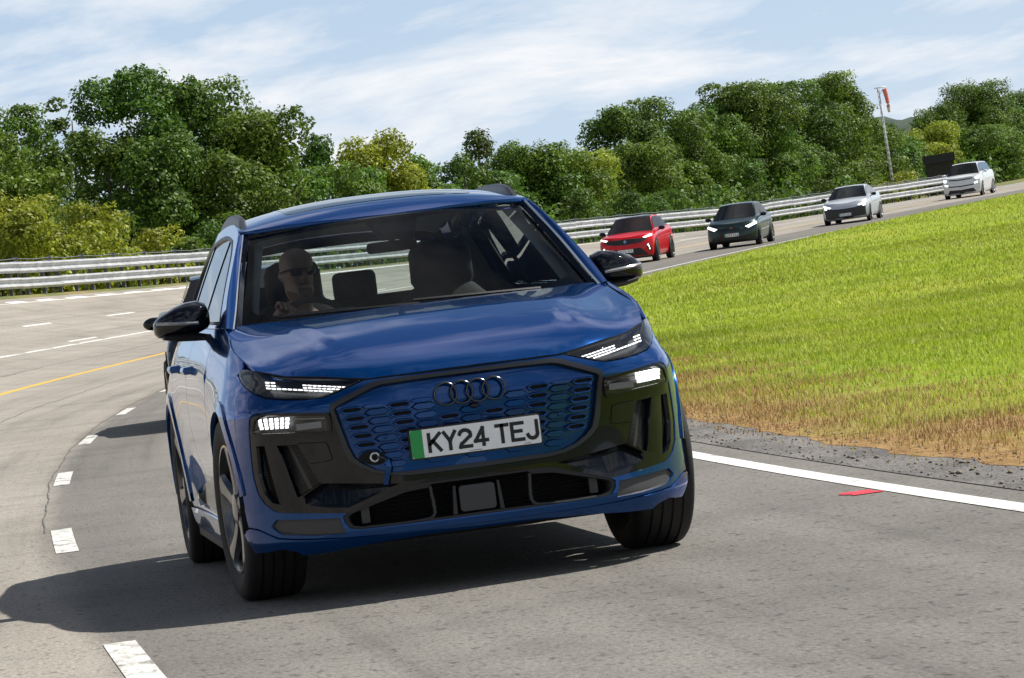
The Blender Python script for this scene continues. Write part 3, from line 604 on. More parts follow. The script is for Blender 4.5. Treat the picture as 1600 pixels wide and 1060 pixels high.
def blades(S, U, h0, h1, w, dz=.01):
    P = track(S, U, dz); P = P[in_view(P)]; n = len(P); d = np.linalg.norm(P - CAM, axis=1); k = np.clip(d / 30, .8, 3.2)[:, None]
    hh = rng.uniform(h0, h1, n)[:, None] * (.75 + .25 * k); a = rng.uniform(0, 6.283, n); lean = rng.uniform(.1, .75, n)[:, None] * hh; dr = np.stack([np.cos(a), np.sin(a), 0 * a], 1); sd = np.stack([-np.sin(a), np.cos(a), 0 * a], 1) * w * k
    tip = P + dr * lean + np.array([0, 0, 1]) * hh; V = np.stack([P - sd, P + sd, tip], 1).reshape(-1, 3); return V, np.arange(3 * n).reshape(-1, 3)
def scatter(n, s0, s1, u0, u1, pw=1.0):
    t = rng.uniform(0, 1, n) ** pw; return s0 + (s1 - s0) * t, u0 + (u1 - u0) * rng.uniform(0, 1, n)
sets = [scatter(170000, 2, 40, -3.4, -14), scatter(170000, 25, 90, -3.2, -34), scatter(120000, 80, 190, -2.9, -60)]
keep_ = []
for S_, U_ in sets:
    pr_ = np.clip((-3.0 - U_ + .9 * np.sin(S_ * .9) + .7 * np.sin(S_ * 2.3 + U_)) / 3.0, 0, 1); pr_ = np.where(S_ > 40, np.maximum(pr_, .8), pr_); kp = rng.uniform(0, 1, len(S_)) < pr_; keep_.append((S_[kp], U_[kp]))
V, F_ = blades(np.concatenate([k[0] for k in keep_]), np.concatenate([k[1] for k in keep_]), .018, .058, .006)
tag(np_mesh('grass', V, F_, M['grass']), 'short bright green grass covering the infield', 'grass', kind='stuff')
S_, U_ = scatter(90000, -2, 45, -2.75, -5.4); pr_ = np.clip(1.1 - (-3.0 - U_) / 2.2 + .3 * np.sin(S_ * 1.3) + .25 * np.sin(S_ * 3.1 + U_ * 2), 0, 1) * np.where(U_ > -3.0, .12, np.where(U_ > -3.2, .5, 1)); kp = rng.uniform(0, 1, len(S_)) < pr_
V, F_ = blades(S_[kp], U_[kp], .015, .055, .005)
tag(np_mesh('dry_grass', V, F_, M['straw']), 'dry straw coloured grass along the road edge', 'dry grass', kind='stuff')
# grit and clods strewn along the broken edge
S_, U_ = scatter(3000, -3, 45, -2.5, -3.25); P = track(S_, U_, .008); P = P[in_view(P)]; n = len(P); sz = rng.gamma(1.5, .0028, n)[:, None] + .002
oc = np.array([(1, 0, 0), (0, 1, 0), (-1, 0, 0), (0, -1, 0), (0, 0, .8), (0, 0, -.5)]); V = (P[:, None, :] + oc[None] * (sz * rng.uniform(.6, 1.4, (n, 3)))[:, None, :]).reshape(-1, 3)
tf = np.array([(0, 1, 4), (1, 2, 4), (2, 3, 4), (3, 0, 4), (1, 0, 5), (2, 1, 5), (3, 2, 5), (0, 3, 5)]); F_ = (np.arange(n)[:, None, None] * 6 + tf[None]).reshape(-1, 3)
M['grit'] = pmat('edge_grit', (.20, .165, .125), .9, noise=(9, .5)); tag(np_mesh('gravel', V, F_, M['grit']), 'loose grit and clods along the road edge', 'gravel', kind='stuff')
# ---------------------------------------------------------------- blue SUV: body surface from plan outlines at stacked heights
ZR=[.16,.26,.34,.45,.58,.70,.78,.86,.95,1.05,1.14]
OUT=[
[(0,.06),(.3,.08),(.55,.14),(.70,.21),(.79,.30),(.845,.38),(.875,.45),(.893,.52),(.905,.64),(.912,.87),(.90,1.25),(.88,1.6),(.88,2.4),(.88,3.1),(.90,3.5),(.915,3.77),(.90,4.2),(.85,4.52),(.70,4.66),(.4,4.70),(0,4.71)],
[(0,.0),(.3,.02),(.55,.085),(.70,.16),(.80,.25),(.86,.34),(.898,.42),(.918,.50),(.935,.62),(.945,.87),(.925,1.25),(.905,1.6),(.90,2.4),(.905,3.1),(.935,3.5),(.95,3.77),(.93,4.2),(.87,4.55),(.70,4.71),(.4,4.755),(0,4.765)],
[(0,.012),(.3,.03),(.55,.088),(.70,.165),(.80,.25),(.86,.33),(.90,.41),(.922,.49),(.942,.62),(.955,.87),(.935,1.25),(.915,1.6),(.912,2.4),(.915,3.1),(.945,3.5),(.960,3.77),(.94,4.2),(.88,4.56),(.70,4.72),(.4,4.765),(0,4.77)],
[(0,.015),(.3,.033),(.55,.095),(.70,.17),(.80,.25),(.858,.328),(.898,.412),(.922,.49),(.943,.62),(.958,.87),(.940,1.25),(.926,1.6),(.925,2.4),(.928,3.1),(.950,3.5),(.965,3.77),(.945,4.2),(.88,4.56),(.70,4.72),(.4,4.765),(0,4.77)],
[(0,.018),(.3,.035),(.55,.10),(.70,.173),(.80,.25),(.855,.32),(.894,.405),(.920,.49),(.944,.63),(.960,.87),(.945,1.25),(.936,1.6),(.936,2.4),(.938,3.1),(.955,3.5),(.968,3.77),(.945,4.2),(.88,4.55),(.70,4.70),(.4,4.75),(0,4.76)],
[(0,.018),(.3,.035),(.55,.10),(.70,.175),(.80,.252),(.85,.315),(.888,.40),(.914,.49),(.940,.64),(.957,.87),(.949,1.25),(.944,1.6),(.944,2.4),(.945,3.1),(.957,3.5),(.966,3.77),(.942,4.2),(.875,4.53),(.70,4.67),(.4,4.72),(0,4.73)],
[(0,.02),(.3,.038),(.55,.093),(.70,.168),(.80,.253),(.848,.32),(.882,.41),(.906,.51),(.930,.66),(.944,.87),(.945,1.25),(.946,1.6),(.947,2.4),(.947,3.1),(.955,3.5),(.958,3.77),(.932,4.2),(.865,4.50),(.69,4.63),(.4,4.69),(0,4.70)],
[(0,.036),(.3,.055),(.55,.135),(.70,.235),(.79,.335),(.835,.42),(.866,.51),(.888,.61),(.908,.73),(.920,.87),(.934,1.25),(.942,1.6),(.944,2.4),(.944,3.1),(.948,3.5),(.945,3.77),(.918,4.2),(.85,4.47),(.67,4.60),(.4,4.65),(0,4.66)],
[(0,.10),(.3,.13),(.55,.24),(.70,.33),(.79,.415),(.825,.49),(.85,.57),(.868,.66),(.885,.76),(.895,.88),(.915,1.25),(.928,1.6),(.930,2.4),(.930,3.1),(.930,3.5),(.922,3.77),(.895,4.2),(.83,4.45),(.65,4.57),(.4,4.62),(0,4.63)],
[(0,.25),(.3,.28),(.55,.37),(.70,.47),(.77,.55),(.80,.62),(.82,.69),(.835,.76),(.848,.84),(.858,.94),(.880,1.25),(.892,1.6),(.895,2.4),(.895,3.1),(.893,3.5),(.882,3.77),(.855,4.2),(.79,4.42),(.62,4.54),(.4,4.59),(0,4.60)],
[(0,.5),(.3,.53),(.55,.62),(.68,.72),(.73,.8),(.76,.86),(.775,.91),(.785,.96),(.795,1.02),(.803,1.1),(.825,1.35),(.838,1.6),(.842,2.4),(.842,3.1),(.838,3.5),(.825,3.77),(.80,4.2),(.74,4.38),(.58,4.50),(.4,4.55),(0,4.56)],
]
def cr(P,n,sym=False):
    """centripetal-free Catmull-Rom through rows of P, n samples per span"""
    P=np.asarray(P,float);a=2*P[:1]-P[1:2]
    if sym: a=P[1:2]*np.array([-1,1])
    P=np.concatenate([a,P,2*P[-1:]-P[-2:-1]])
    out=[]
    for i in range(1,len(P)-2):
        p0,p1,p2,p3=P[i-1:i+3]
        t=np.linspace(0,1,n,endpoint=False).reshape((-1,)+(1,)*(P.ndim-1))
        out.append(.5*(2*p1+(p2-p0)*t+(2*p0-5*p1+4*p2-p3)*t**2+(3*p1-p0-3*p2+p3)*t**3))
    out.append(P[-2][None]);return np.concatenate(out)
def pchip_z(ZR,A,zz):
    """monotone-ish cubic hermite in z for array A (rows,...)"""
    ZR=np.asarray(ZR);A=np.asarray(A,float)
    d=(A[1:]-A[:-1])/(ZR[1:]-ZR[:-1]).reshape((-1,)+(1,)*(A.ndim-1))
    m=np.zeros_like(A);m[0]=d[0];m[-1]=d[-1]
    hz=np.diff(ZR)
    for i in range(1,len(ZR)-1): m[i]=(d[i-1]*hz[i]+d[i]*hz[i-1])/(hz[i]+hz[i-1])
    out=[]
    for z in zz:
        i=int(np.clip(np.searchsorted(ZR,z)-1,0,len(ZR)-2));h=ZR[i+1]-ZR[i];t=(z-ZR[i])/h
        out.append((2*t**3-3*t**2+1)*A[i]+(t**3-2*t**2+t)*h*m[i]+(-2*t**3+3*t**2)*A[i+1]+(t**3-t**2)*h*m[i+1])
    return np.array(out)
ctrl=np.array(OUT)                       # rows,cols,2
dense=np.array([cr(r,12,True) for r in ctrl]) # rows,K,2
ZZ=np.linspace(.16,1.14,197)
DT=pchip_z(ZR,dense,ZZ)                  # nz,K,2
NOSE=slice(0,12*8+1); K=DT.shape[1]
XG=np.linspace(0,.93,187);YG=np.linspace(.3,4.6,431)
iF=slice(0,12*8+1);iS=slice(12*4,12*18+1)
FT=np.array([np.interp(XG,r[iF,0],r[iF,1]) for r in DT])   # z,x -> y
ST=np.array([np.interp(YG,r[iS,1],r[iS,0]) for r in DT])   # z,y -> x
def bil(T,gx,x,z):
    x=np.asarray(x,float);z=np.asarray(z,float)
    i=np.clip((x-gx[0])/(gx[1]-gx[0]),0,len(gx)-1.001);j=np.clip((z-ZZ[0])/(ZZ[1]-ZZ[0]),0,len(ZZ)-1.001)
    a=i.astype(int);b=j.astype(int);u=i-a;v=j-b
    return (T[b,a]*(1-u)+T[b,a+1]*u)*(1-v)+(T[b+1,a]*(1-u)+T[b+1,a+1]*u)*v
def F(x,z): return bil(FT,XG,np.abs(x),z)
def G(y,z): return bil(ST,YG,y,z)
def FM(x, z): x = np.asarray(x, float); z = np.asarray(z, float) + 0 * x; return np.stack([x, F(x, z), z], -1)          # nose
def SM(y, z): y = np.asarray(y, float); z = np.asarray(z, float) + 0 * y; return np.stack([G(y, z), y, z], -1)          # flank, +x side
# hood height field
def tps(P, Z, lam=1e-5):
    P = np.array(P, float); n = len(P); d = np.linalg.norm(P[:, None] - P[None], axis=2); K = np.where(d > 0, d * d * np.log(d + 1e-12), 0) + lam * np.eye(n)
    Q = np.c_[np.ones(n), P]; A = np.block([[K, Q], [Q.T, np.zeros((3, 3))]]); w = np.linalg.solve(A, np.r_[Z, 0, 0, 0])
    def f(x, y):
        x = np.asarray(x, float); y = np.asarray(y, float); d = np.sqrt((x[..., None] - P[:, 0]) ** 2 + (y[..., None] - P[:, 1]) ** 2)
        return (np.where(d > 0, d * d * np.log(d + 1e-12), 0) * w[:n]).sum(-1) + w[n] + w[n + 1] * x + w[n + 2] * y
    return f
HEDGE = [(0, .866), (.2, .868), (.33, .868), (.411, .869), (.52, .887), (.66, .908), (.74, .928), (.798, .947)]            # hood leading edge in front view (x, z)
HE3 = [(x, float(F(x, z)), z) for x, z in HEDGE]
HSIDE = [(.798, .414, .947), (.826, .60, .995), (.845, .83, 1.045), (.848, 1.05, 1.090), (.838, 1.29, 1.128)]             # hood to wing shut line
HREAR = [(.838, 1.30, 1.128), (.752, 1.335, 1.129), (.55, 1.215, 1.131), (.3, 1.105, 1.132), (0, 1.06, 1.132)]
_hx = np.array([p_[0] for p_ in HE3] + [.86]); EY = np.polyfit(_hx ** 2, [p_[1] for p_ in HE3] + [.515], 3); EZ = np.polyfit(_hx ** 2, [p_[2] for p_ in HE3] + [.966], 3); hr_ = np.array(smooth_poly(HREAR[::-1], 6))
PT = np.array(smooth_poly([(0, 0), (.04, .150), (.1, .285), (.2, .430), (.35, .585), (.5, .705), (.7, .845), (1, 1.0)], 8))
def HM(x, y):
    """every fore-and-aft line rises from the leading edge to the cowl with one shared profile"""
    x = np.asarray(x, float); y = np.asarray(y, float) + 0 * x; ax = np.sqrt(x * x + 1e-6)
    ye = np.polyval(EY, ax * ax); ze = np.polyval(EZ, ax * ax); yr = 1.06 + .47 * ax * ax; zr = 1.132 - .005 * ax * ax
    t = (y - ye) / (yr - ye); p_ = np.where(t < 0, t * PT[1, 1] / PT[1, 0], np.interp(t, PT[:, 0], PT[:, 1])); q_ = np.clip((ax - .52) / .28, 0, 1); q_ = q_ * q_ * (3 - 2 * q_)
    z = ze + (zr - ze) * (p_ * (1 - q_) + (t * .75 + p_ * .25) * q_)
    # raised centre with a soft crease running back to the pillars, a shallow trough outside it
    xc = np.interp(y, [.2, .285, 1.2], [.42, .445, .63]); k = np.clip((xc + .04 - ax) / .08, 0, 1); sm = np.clip((y - .08) / .50, 0, 1); win = .010 * sm * sm * (3 - 2 * sm) * np.clip((1.25 - y) / .5, 0, 1)
    return np.stack([x, y, z + win * k * k * (3 - 2 * k)], -1)

BETA_CAR = BETA
audi = empty('suv', (0, 0, 0), (0, BETA_CAR, 0)); tag(audi, 'large metallic blue electric SUV driven by a bald man in sunglasses', 'car')
BL, GLO, SAT = M['blue'], M['gloss'], M['satin']
# --- outlines in front view (x, z), half then mirrored
FRAME_O = [(0, .8565), (.2, .857), (.348, .8555), (.385, .848), (.545, .786), (.554, .772), (.536, .698), (.520, .61), (.503, .560), (.466, .526), (.412, .496), (.35, .477), (.28, .470), (.14, .468), (0, .4675)]
FRAME_I = [(0, .842), (.2, .842), (.342, .8385), (.378, .831), (.528, .772), (.536, .763), (.519, .694), (.498, .609), (.480, .563), (.450, .536), (.405, .508), (.345, .491), (.28, .486), (.14, .4855), (0, .486)]
BLACK = [(.554, .752), (.70, .764), (.828, .783), (.846, .774), (.857, .759), (.864, .70), (.868, .62), (.869, .53), (.859, .457), (.838, .415), (.81, .387), (.79, .378), (.70, .367), (.534, .350)]
INT_TOP = [(.534, .350), (.43, .386), (.333, .420), (.29, .431), (.24, .434), (0, .434)]
INTAKE = INT_TOP[::-1] + [(.551, .338), (.548, .312), (.530, .288), (.50, .281), (.30, .280), (0, .280)]
INTAKE = [(0, .434), (.24, .434), (.29, .431), (.333, .420), (.43, .386), (.534, .350), (.553, .338), (.549, .312), (.530, .288), (.50, .281), (.30, .280), (0, .280)]
INSERT = [(.826, .324), (.804, .350), (.69, .342), (.566, .334), (.550, .270), (.66, .274), (.784, .288), (.803, .301)]
LIPT = [(0, .247), (.25, .247), (.42, .248), (.55, .252), (.66, .260), (.75, .268), (.804, .276), (.838, .296), (.868, .314), (.898, .323), (.917, .307)]
LIPB = [(.897, .214), (.84, .218), (.80, .226), (.752, .207), (.73, .185), (.61, .184), (.41, .193), (.2, .192), (0, .192)]
DRL = [(.411, .866), (.52, .884), (.66, .905), (.74, .925), (.797, .944), (.82, .955), (.838, .957), (.851, .948), (.855, .93), (.851, .908), (.839, .883), (.818, .859), (.782, .838), (.715, .824), (.643, .817), (.573, .816), (.53, .826), (.488, .840)]
XE = [(.862, .935), (.876, .89), (.889, .84), (.899, .78), (.906, .70), (.910, .60), (.911, .50), (.910, .42), (.906, .35), (.903, .325)]   # bumper to wing joint
grille = bpy.data.objects.new('grille', None)
# blue bumper skin
top_edge = [(0, .861), (.2, .863), (.33, .863), (.408, .864)] + [(a, b - .004) for a, b in DRL[::-1][:-1] if b < .95 and a < .856][0:10]
half = [(0, .861), (.2, .863), (.33, .863), (.404, .863), (.484, .836), (.528, .822), (.573, .812), (.643, .813), (.716, .820), (.784, .834), (.821, .856), (.843, .881), (.855, .908), (.859, .932)] + XE + [(.899, .3265), (.868, .3175), (.838, .299), (.803, .279), (.75, .271), (.66, .263), (.55, .255), (.42, .251), (.25, .250), (0, .250)]
skin_holes = [mirror_poly(FRAME_O)]
# black mask outer outline joined with the strip under the grille down to the intake; intake; inserts
MASK_HALF = [(0, .467)] ; 
def sideholes(poly): return [poly, [(-a, b) for a, b in poly]]
UNDER = mirror_poly([(0, .4655), (.14, .466), (.28, .468), (.35, .475), (.412, .494), (.466, .524), (.503, .558), (.520, .609), (.538, .698), (.5545, .75)] + BLACK[1:] + [(.43, .384), (.333, .418), (.29, .429), (.24, .4325), (0, .4325)])
BIG = mirror_poly(FRAME_O[:6] + BLACK + INTAKE[6:])            # everything that is not body colour in the middle
panel('front_bumper', BL, audi, mirror_poly(half), FM, .022, holes=[BIG] + sideholes([(a + .0, b) for a, b in INSERT]), flange=.018, flip=1)
# lower lip
lip_half = [(a, b - .003) for a, b in LIPT] + LIPB
def lip_off(x, z):
    t = np.clip((z - .19) / .09, 0, 1); return (-.055 * (1 - t) + .014 * np.sin(t * math.pi * .5)) * np.clip(1.25 - np.abs(x) / .95, .3, 1)
panel('front_lip', BL, audi, mirror_poly(lip_half), FM, .018, flange=.05, off=lip_off, flip=1)
for s in (1, -1): panel('lower_insert', M['insert'], audi, [(a * .999, b) for a, b in INSERT], FM, .02, flange=.01, off=-.010, flip=1, side=s)
# --- black mask
VENT = [(.846, .650), (.80, .648), (.690, .640), (.622, .478), (.700, .437), (.783, .410), (.812, .418), (.836, .455), (.848, .53)]
WEDGE = [(.618, .478), (.533, .468), (.40, .452), (.318, .441), (.352, .432), (.446, .398), (.527, .371), (.587, .376), (.688, .399), (.695, .434)]
LAMP = round_poly([(.565, .742), (.80, .770), (.833, .757), (.848, .700), (.562, .680)], .016)
mh = []
for p_ in (LAMP, VENT, WEDGE): mh += sideholes(p_)
panel('front_mask', GLO, audi, UNDER, FM, .022, holes=mh, flange=.03, off=-.004, flip=1)
def off_fm(d): return lambda x, z: FM(x, z) + np.stack([0 * x, 0 * x + d, 0 * x], -1)
for s in (1, -1):
    vent = bpy.data.objects.new('air_curtain', None); COL.link(vent); vent.parent = audi
    panel('recess', M['dark'], vent, VENT, off_fm(.075), .03, flange=0, flip=1, side=s)
    # ribbed inner strip
    q = [(.760, .652), (.688, .648), (.622, .480), (.698, .438)]
    panel('ribbed_strip', SAT, vent, q, lambda x, z: FM(x, z) + np.stack([0 * x, .016 + .05 * np.clip((x - .66) / .1, 0, 1) * (1 - 0 * z), 0 * x], -1), .02, flange=.01, flip=1, side=s)
    mb = MB()
    for i in range(24):
        t = (i + .5) / 24; a = np.array(q[0]) * (1 - t) + np.array(q[3]) * t; b = np.array(q[1]) * (1 - t) + np.array(q[2]) * t
        for e0, e1 in ((.08, .40), (.60, .92)):
            p0 = b + (a - b) * e0; p1 = b + (a - b) * e1
            def pt(p_, dz, o): return (s * p_[0], float(F(p_[0], p_[1])) + .016 + .05 * min(1, max(0, (p_[0] - .66) / .1)) - o, p_[1] + dz)
            mb.loft([[pt(p0, .0025, .0), pt(p0, 0, .007), pt(p0, -.0025, 0)], [pt(p1, .0025, .0), pt(p1, 0, .007), pt(p1, -.0025, 0)]])
    mb.build('ribs', SAT, vent)['kind'] = 'stuff'
    bl = [(.812, .655), (.770, .655), (.742, .56), (.708, .407), (.782, .412), (.798, .52)]
    panel('blade', GLO, vent, bl, lambda x, z: FM(x, z) + np.stack([0 * x, .010 + .35 * np.clip(x - .765, -.05, .1) ** 2 * 10, 0 * x], -1), .015, flange=.05, flip=1, side=s)
    mb = MB()
    for i in range(22):
        z = .47 + i * .0085; x0 = .80 + .02 * (z - .45) / .2; x1 = .842 - max(0, .52 - z) * .4; y0 = float(F(.82, z)) + .055
        mb.box(s * x0 if s > 0 else s * x1, s * x1 if s > 0 else s * x0, y0, y0 + .01, z, z + .004)
    mb.build('outer_mesh', SAT, vent, False)['kind'] = 'stuff'
    def wedge_map(x, z):
        zt = np.interp(x, [.30, .345, .533, .62, .70], [.438, .446, .468, .478, .434]); zb = np.interp(x, [.30, .345, .44, .523, .587, .69], [.44, .432, .398, .371, .376, .399]); t = np.clip((z - zb) / np.maximum(zt - zb, .004), 0, 1)
        return FM(x, z) + np.stack([0 * x, t * (.008 + .034 * np.clip((x - .31) / .2, 0, 1)), 0 * x], -1)
    panel('air_guide', GLO, vent, WEDGE, wedge_map, .015, flange=.0, off=-.004, flip=1, side=s, eps=.004)
    # side marker cover: fine shut line
    sq = round_poly([(.690, .644), (.580, .636), (.565, .566), (.655, .562)], .012)
    panel('bumper_cover', GLO, vent, sq, FM, .03, flange=.004, off=-.001, flip=1, side=s)
    panel('cover_joint', M['dark'], vent, round_poly([(.694, .648), (.577, .639), (.561, .563), (.656, .558)], .014), FM, .03, holes=[sq], flange=0, off=-.0032, flip=1, side=s)
    # ---- main headlamp
    hl = bpy.data.objects.new('headlamp', None); COL.link(hl); hl.parent = audi
    panel('housing', M['lampbody'], hl, LAMP, off_fm(.06), .03, flange=0, flip=1, side=s)
    panel('lens', M['lens'], hl, LAMP, FM, .02, flange=0, off=.001, flip=1, side=s)
    panel('bezel', GLO, hl, round_poly([(.553, .752), (.80, .781), (.842, .766), (.859, .692), (.552, .669)], .02), FM, .02, holes=[LAMP], flange=.03, off=.006, flip=1, side=s)
    mb = MB()
    for (a, b, c, d) in ((.712, .825, .709, .720), (.708, .828, .7235, .736), (.706, .83, .7395, .752)):
        n = 6
        for i in range(n):
            x0 = a + (b - a) * i / n; x1 = a + (b - a) * (i + .62) / n; ym = float(F((x0 + x1) / 2, c)) + .025
            mb.box(min(s * x0, s * x1), max(s * x0, s * x1), ym, ym + .02, c + .03 * (x0 - .7) / .13 * .2, d + .03 * (x0 - .7) / .13 * .2)
    mb.build('light_module', M['led_hot'], hl, False)
    mb = MB(); x0, x1 = .585, .685; ym = float(F(.63, .71)) + .03; mb.box(min(s * x0, s * x1), max(s * x0, s * x1), ym, ym + .012, .697, .722); mb.build('inner_reflector', M['led_off'], hl, False)
    mb = MB(); mb.tube([(s * x, float(F(x, .738)) + .02, .735 + (x - .6) * .09) for x in (.575, .62, .66, .70)], .0022, 5); mb.build('light_strip', M['led_off'], hl)
    # ---- slim daytime lamp
    dl = bpy.data.objects.new('daytime_lamp', None); COL.link(dl); dl.parent = audi
    panel('housing', M['lampbody'], dl, DRL, off_fm(.045), .025, flange=0, flip=1, side=s)
    panel('lens', M['lens'], dl, DRL, FM, .02, flange=0, off=.0, flip=1, side=s)
    inn = [(x + (.66 - x) * .03, z + (.875 - z) * .10) for x, z in DRL]
    panel('rim', GLO, dl, DRL, FM, .015, holes=[inn], flange=.02, off=-.002, flip=1, side=s)
    def led(x0, x1, z0, z1, sl=0.):
        n = max(1, int(round((x1 - x0) / .0185)))
        mbl = MB()
        for i in range(n):
            a = x0 + (x1 - x0) * i / n; b = x0 + (x1 - x0) * (i + .74) / n
            k = lambda x: (x - .6) * .17
            f0 = [(s * a, float(F(a, z0 + k(a))) + .012, z0 + k(a)), (s * b, float(F(b, z0 + k(b))) + .012, z0 + k(b)), (s * b, float(F(b, z1 + k(b))) + .012, z1 + k(b)), (s * a + s * sl, float(F(a, z1 + k(a))) + .012, z1 + k(a))]
            f1 = [(p_[0], p_[1] + .008, p_[2]) for p_ in f0]; mbl.loft([f0, f1])
        mbl.build('led_row', M['led'], dl, False)
    led(.475, .640, .8635, .868, -.0); led(.50, .640, .8535, .858); led(.53, .640, .8435, .848); led(.640, .775, .8435, .849); led(.735, .775, .855, .8605); led(.735, .775, .8665, .872)
# --- grille frame, panel, cells
COL.link(grille); grille.parent = audi
panel('frame', M['grey_frame'], grille, mirror_poly(FRAME_O), FM, .015, holes=[mirror_poly(FRAME_I)], flange=.025, off=.006, flip=1)
panel('panel', BL, grille, mirror_poly(FRAME_I), FM, .02, flange=0, off=-.022, flip=1)
def shr(X, z): return X * (1 - .62 * (.76 - z))            # columns lean towards the middle below
PLATE_BOX = (-.272, .272, .520, .652)
def hexa(cx, cz, w, h, tip): return [(cx - w / 2 - tip, cz), (cx - w / 2, cz + h / 2), (cx + w / 2, cz + h / 2), (cx + w / 2 + tip, cz), (cx + w / 2, cz - h / 2), (cx - w / 2, cz - h / 2)]
inner = [(a * .985, b + (.66 - b) * .02) for a, b in mirror_poly(FRAME_I)]
PIT = .0355
def yn(x, z, o): return float(F(x, z)) + o
for ci in range(-6, 7):
    slot = (ci % 2 != 0); X0 = ci * .094
    for ri in range(-1, 8):
        z = .752 - ri * PIT - (0 if slot else -PIT / 2)
        if z < .50 or z > .775: continue
        X = shr(X0, z); w = .064 * (1 - .62 * (.76 - z)); hh = .0295; tp = .024
        if z > .757: hh = .016; z = .759
        poly = hexa(X, z, w, hh, tp * .8)
        P_ = np.array(poly)
        if not in_poly(P_, inner).all() and not slot: 
            if in_poly(P_, inner).sum() < 4: continue
            poly = [(min(max(a, -.515 + (.76 - b) * .22), .515 - (.76 - b) * .22), b) for a, b in poly]
        elif not in_poly(P_, inner).all(): continue
        if X - w / 2 > PLATE_BOX[0] and X + w / 2 < PLATE_BOX[1] and PLATE_BOX[2] + .01 < z < PLATE_BOX[3] - .012: continue
        if abs(X) < .16 and z > .715: continue
        mb = MB()
        if not slot:
            o_ = poly; i_ = [(X + (a - X) * .88, z + (b - z) * .72) for a, b in poly]
            mb.loft([[(a, yn(a, b, .022), b) for a, b in o_], [(a, yn(a, b, .002), b) for a, b in i_]], cap=False); mb.f.append(tuple(range(6, 12))); mb.build('grille_cell', BL, grille)
        else:
            o_ = poly; r1 = [(X + (a - X) * .93, z + (b - z) * .84) for a, b in poly]; r2 = [(X + (a - X) * .80, z + (b - z) * .50) for a, b in poly]
            mb.loft([[(a, yn(a, b, .022), b) for a, b in o_], [(a, yn(a, b, -.002), b) for a, b in r1], [(a, yn(a, b, -.001), b) for a, b in r2], [(a, yn(a, b, .020), b) for a, b in r2]], cap=False); c_ = mb.build('grille_cell', BL, grille)
            mb = MB(); mb.add([(a, yn(a, b, .010), b) for a, b in r2], [tuple(range(6))]); mb.build('slot', M['dark'], c_, False)
# four rings
for cx in (-.097, -.0323, .0323, .097):
    mb = MB(); n = 40; k = 10; v = []; f = []
    for i in range(n):
        t = 2 * math.pi * i / n
        for j in range(k):
            q_ = 2 * math.pi * j / k; rr = .0445 + .0045 * math.cos(q_); v.append((cx + rr * math.cos(t), .003 + .006 * math.sin(q_), .771 + rr * math.sin(t)))
    for i in range(n):
        for j in range(k): f.append((i * k + j, ((i + 1) % n) * k + j, ((i + 1) % n) * k + (j + 1) % k, i * k + (j + 1) % k))
    mb.add(v, f); mb.build('badge_ring', M['ringm'], grille)
    mb = MB(); mb.lathe_x([(-.012, .046), (.006, .0485), (.010, .048), (.012, .044)], 36); o = mb.build('ring_mount', BL, grille); o.rotation_euler = (0, 0, R(-90)); o.location = (cx, .014, .771)
mb = MB(); mb.ellipsoid((.012, .012, .712), (.018, .012, .012)); mb.build('parking_camera', GLO, grille)
for s in (1, -1):
    mb = MB(); mb.ellipsoid((s * .352, float(F(.352, .632)) + .0, .632), (.009, .006, .009)); mb.build('parking_sensor', BL, grille)
# number plate
pl = bpy.data.objects.new('number_plate', None); COL.link(pl); pl.parent = audi; pl.location = (0, -.004, .587)
def rbox(x0, x1, z0, z1, r_, n=4): return round_poly([(x0, z0), (x1, z0), (x1, z1), (x0, z1)], r_, n)
mb = MB(); mb.prism(rbox(-.266, .266, -.062, .062, .010), lambda p_: (p_[0], .004, p_[1]), lambda p_: (p_[0], .022, p_[1])); mb.build('plate_holder', M['plastic'], pl, False)
mb = MB(); mb.prism(rbox(-.26, .26, -.0555, .0555, .008), lambda p_: (p_[0], -.002, p_[1]), lambda p_: (p_[0], .003, p_[1])); mb.build('plate_face', M['white_plate'], pl, False)
mb = MB(); mb.prism([(-.26, -.0475), (-.252, -.0555), (-.212, -.0555), (-.212, .0555), (-.252, .0555), (-.26, .0475)], lambda p_: (p_[0], -.0032, p_[1]), lambda p_: (p_[0], -.0005, p_[1])); mb.build('green_flash', M['plate_green'], pl, False)
def strokes(ch):
    a = lambda cx, cz, rx, rz, t0, t1, n=10: [(cx + rx * math.cos(R(t0 + (t1 - t0) * i / n)), cz + rz * math.sin(R(t0 + (t1 - t0) * i / n))) for i in range(n + 1)]
    W, H = .043, .065
    return {'K': [[(0, 0), (0, H)], [(W, H), (.004, H * .42)], [(W * .33, H * .60), (W, 0)]], 'Y': [[(0, H), (W / 2, H * .47), (W, H)], [(W / 2, H * .47), (W / 2, 0)]],
            '2': [a(W / 2, H - .0185, W / 2, .0185, 165, -20, 12) + [(W * .12, .012), (0, 0)], [(0, 0), (W, 0)]], '4': [[(W * .74, 0), (W * .74, H), (0, H * .25), (W + .004, H * .25)]],
            'T': [[(0, H), (W, H)], [(W / 2, H), (W / 2, 0)]], 'E': [[(W, 0), (0, 0), (0, H), (W, H)], [(0, H * .52), (W * .82, H * .52)]], 'J': [[(W * .9, H), (W * .9, .02)] + a(W * .45, .019, W * .45, .019, 0, -165, 10)]}[ch]
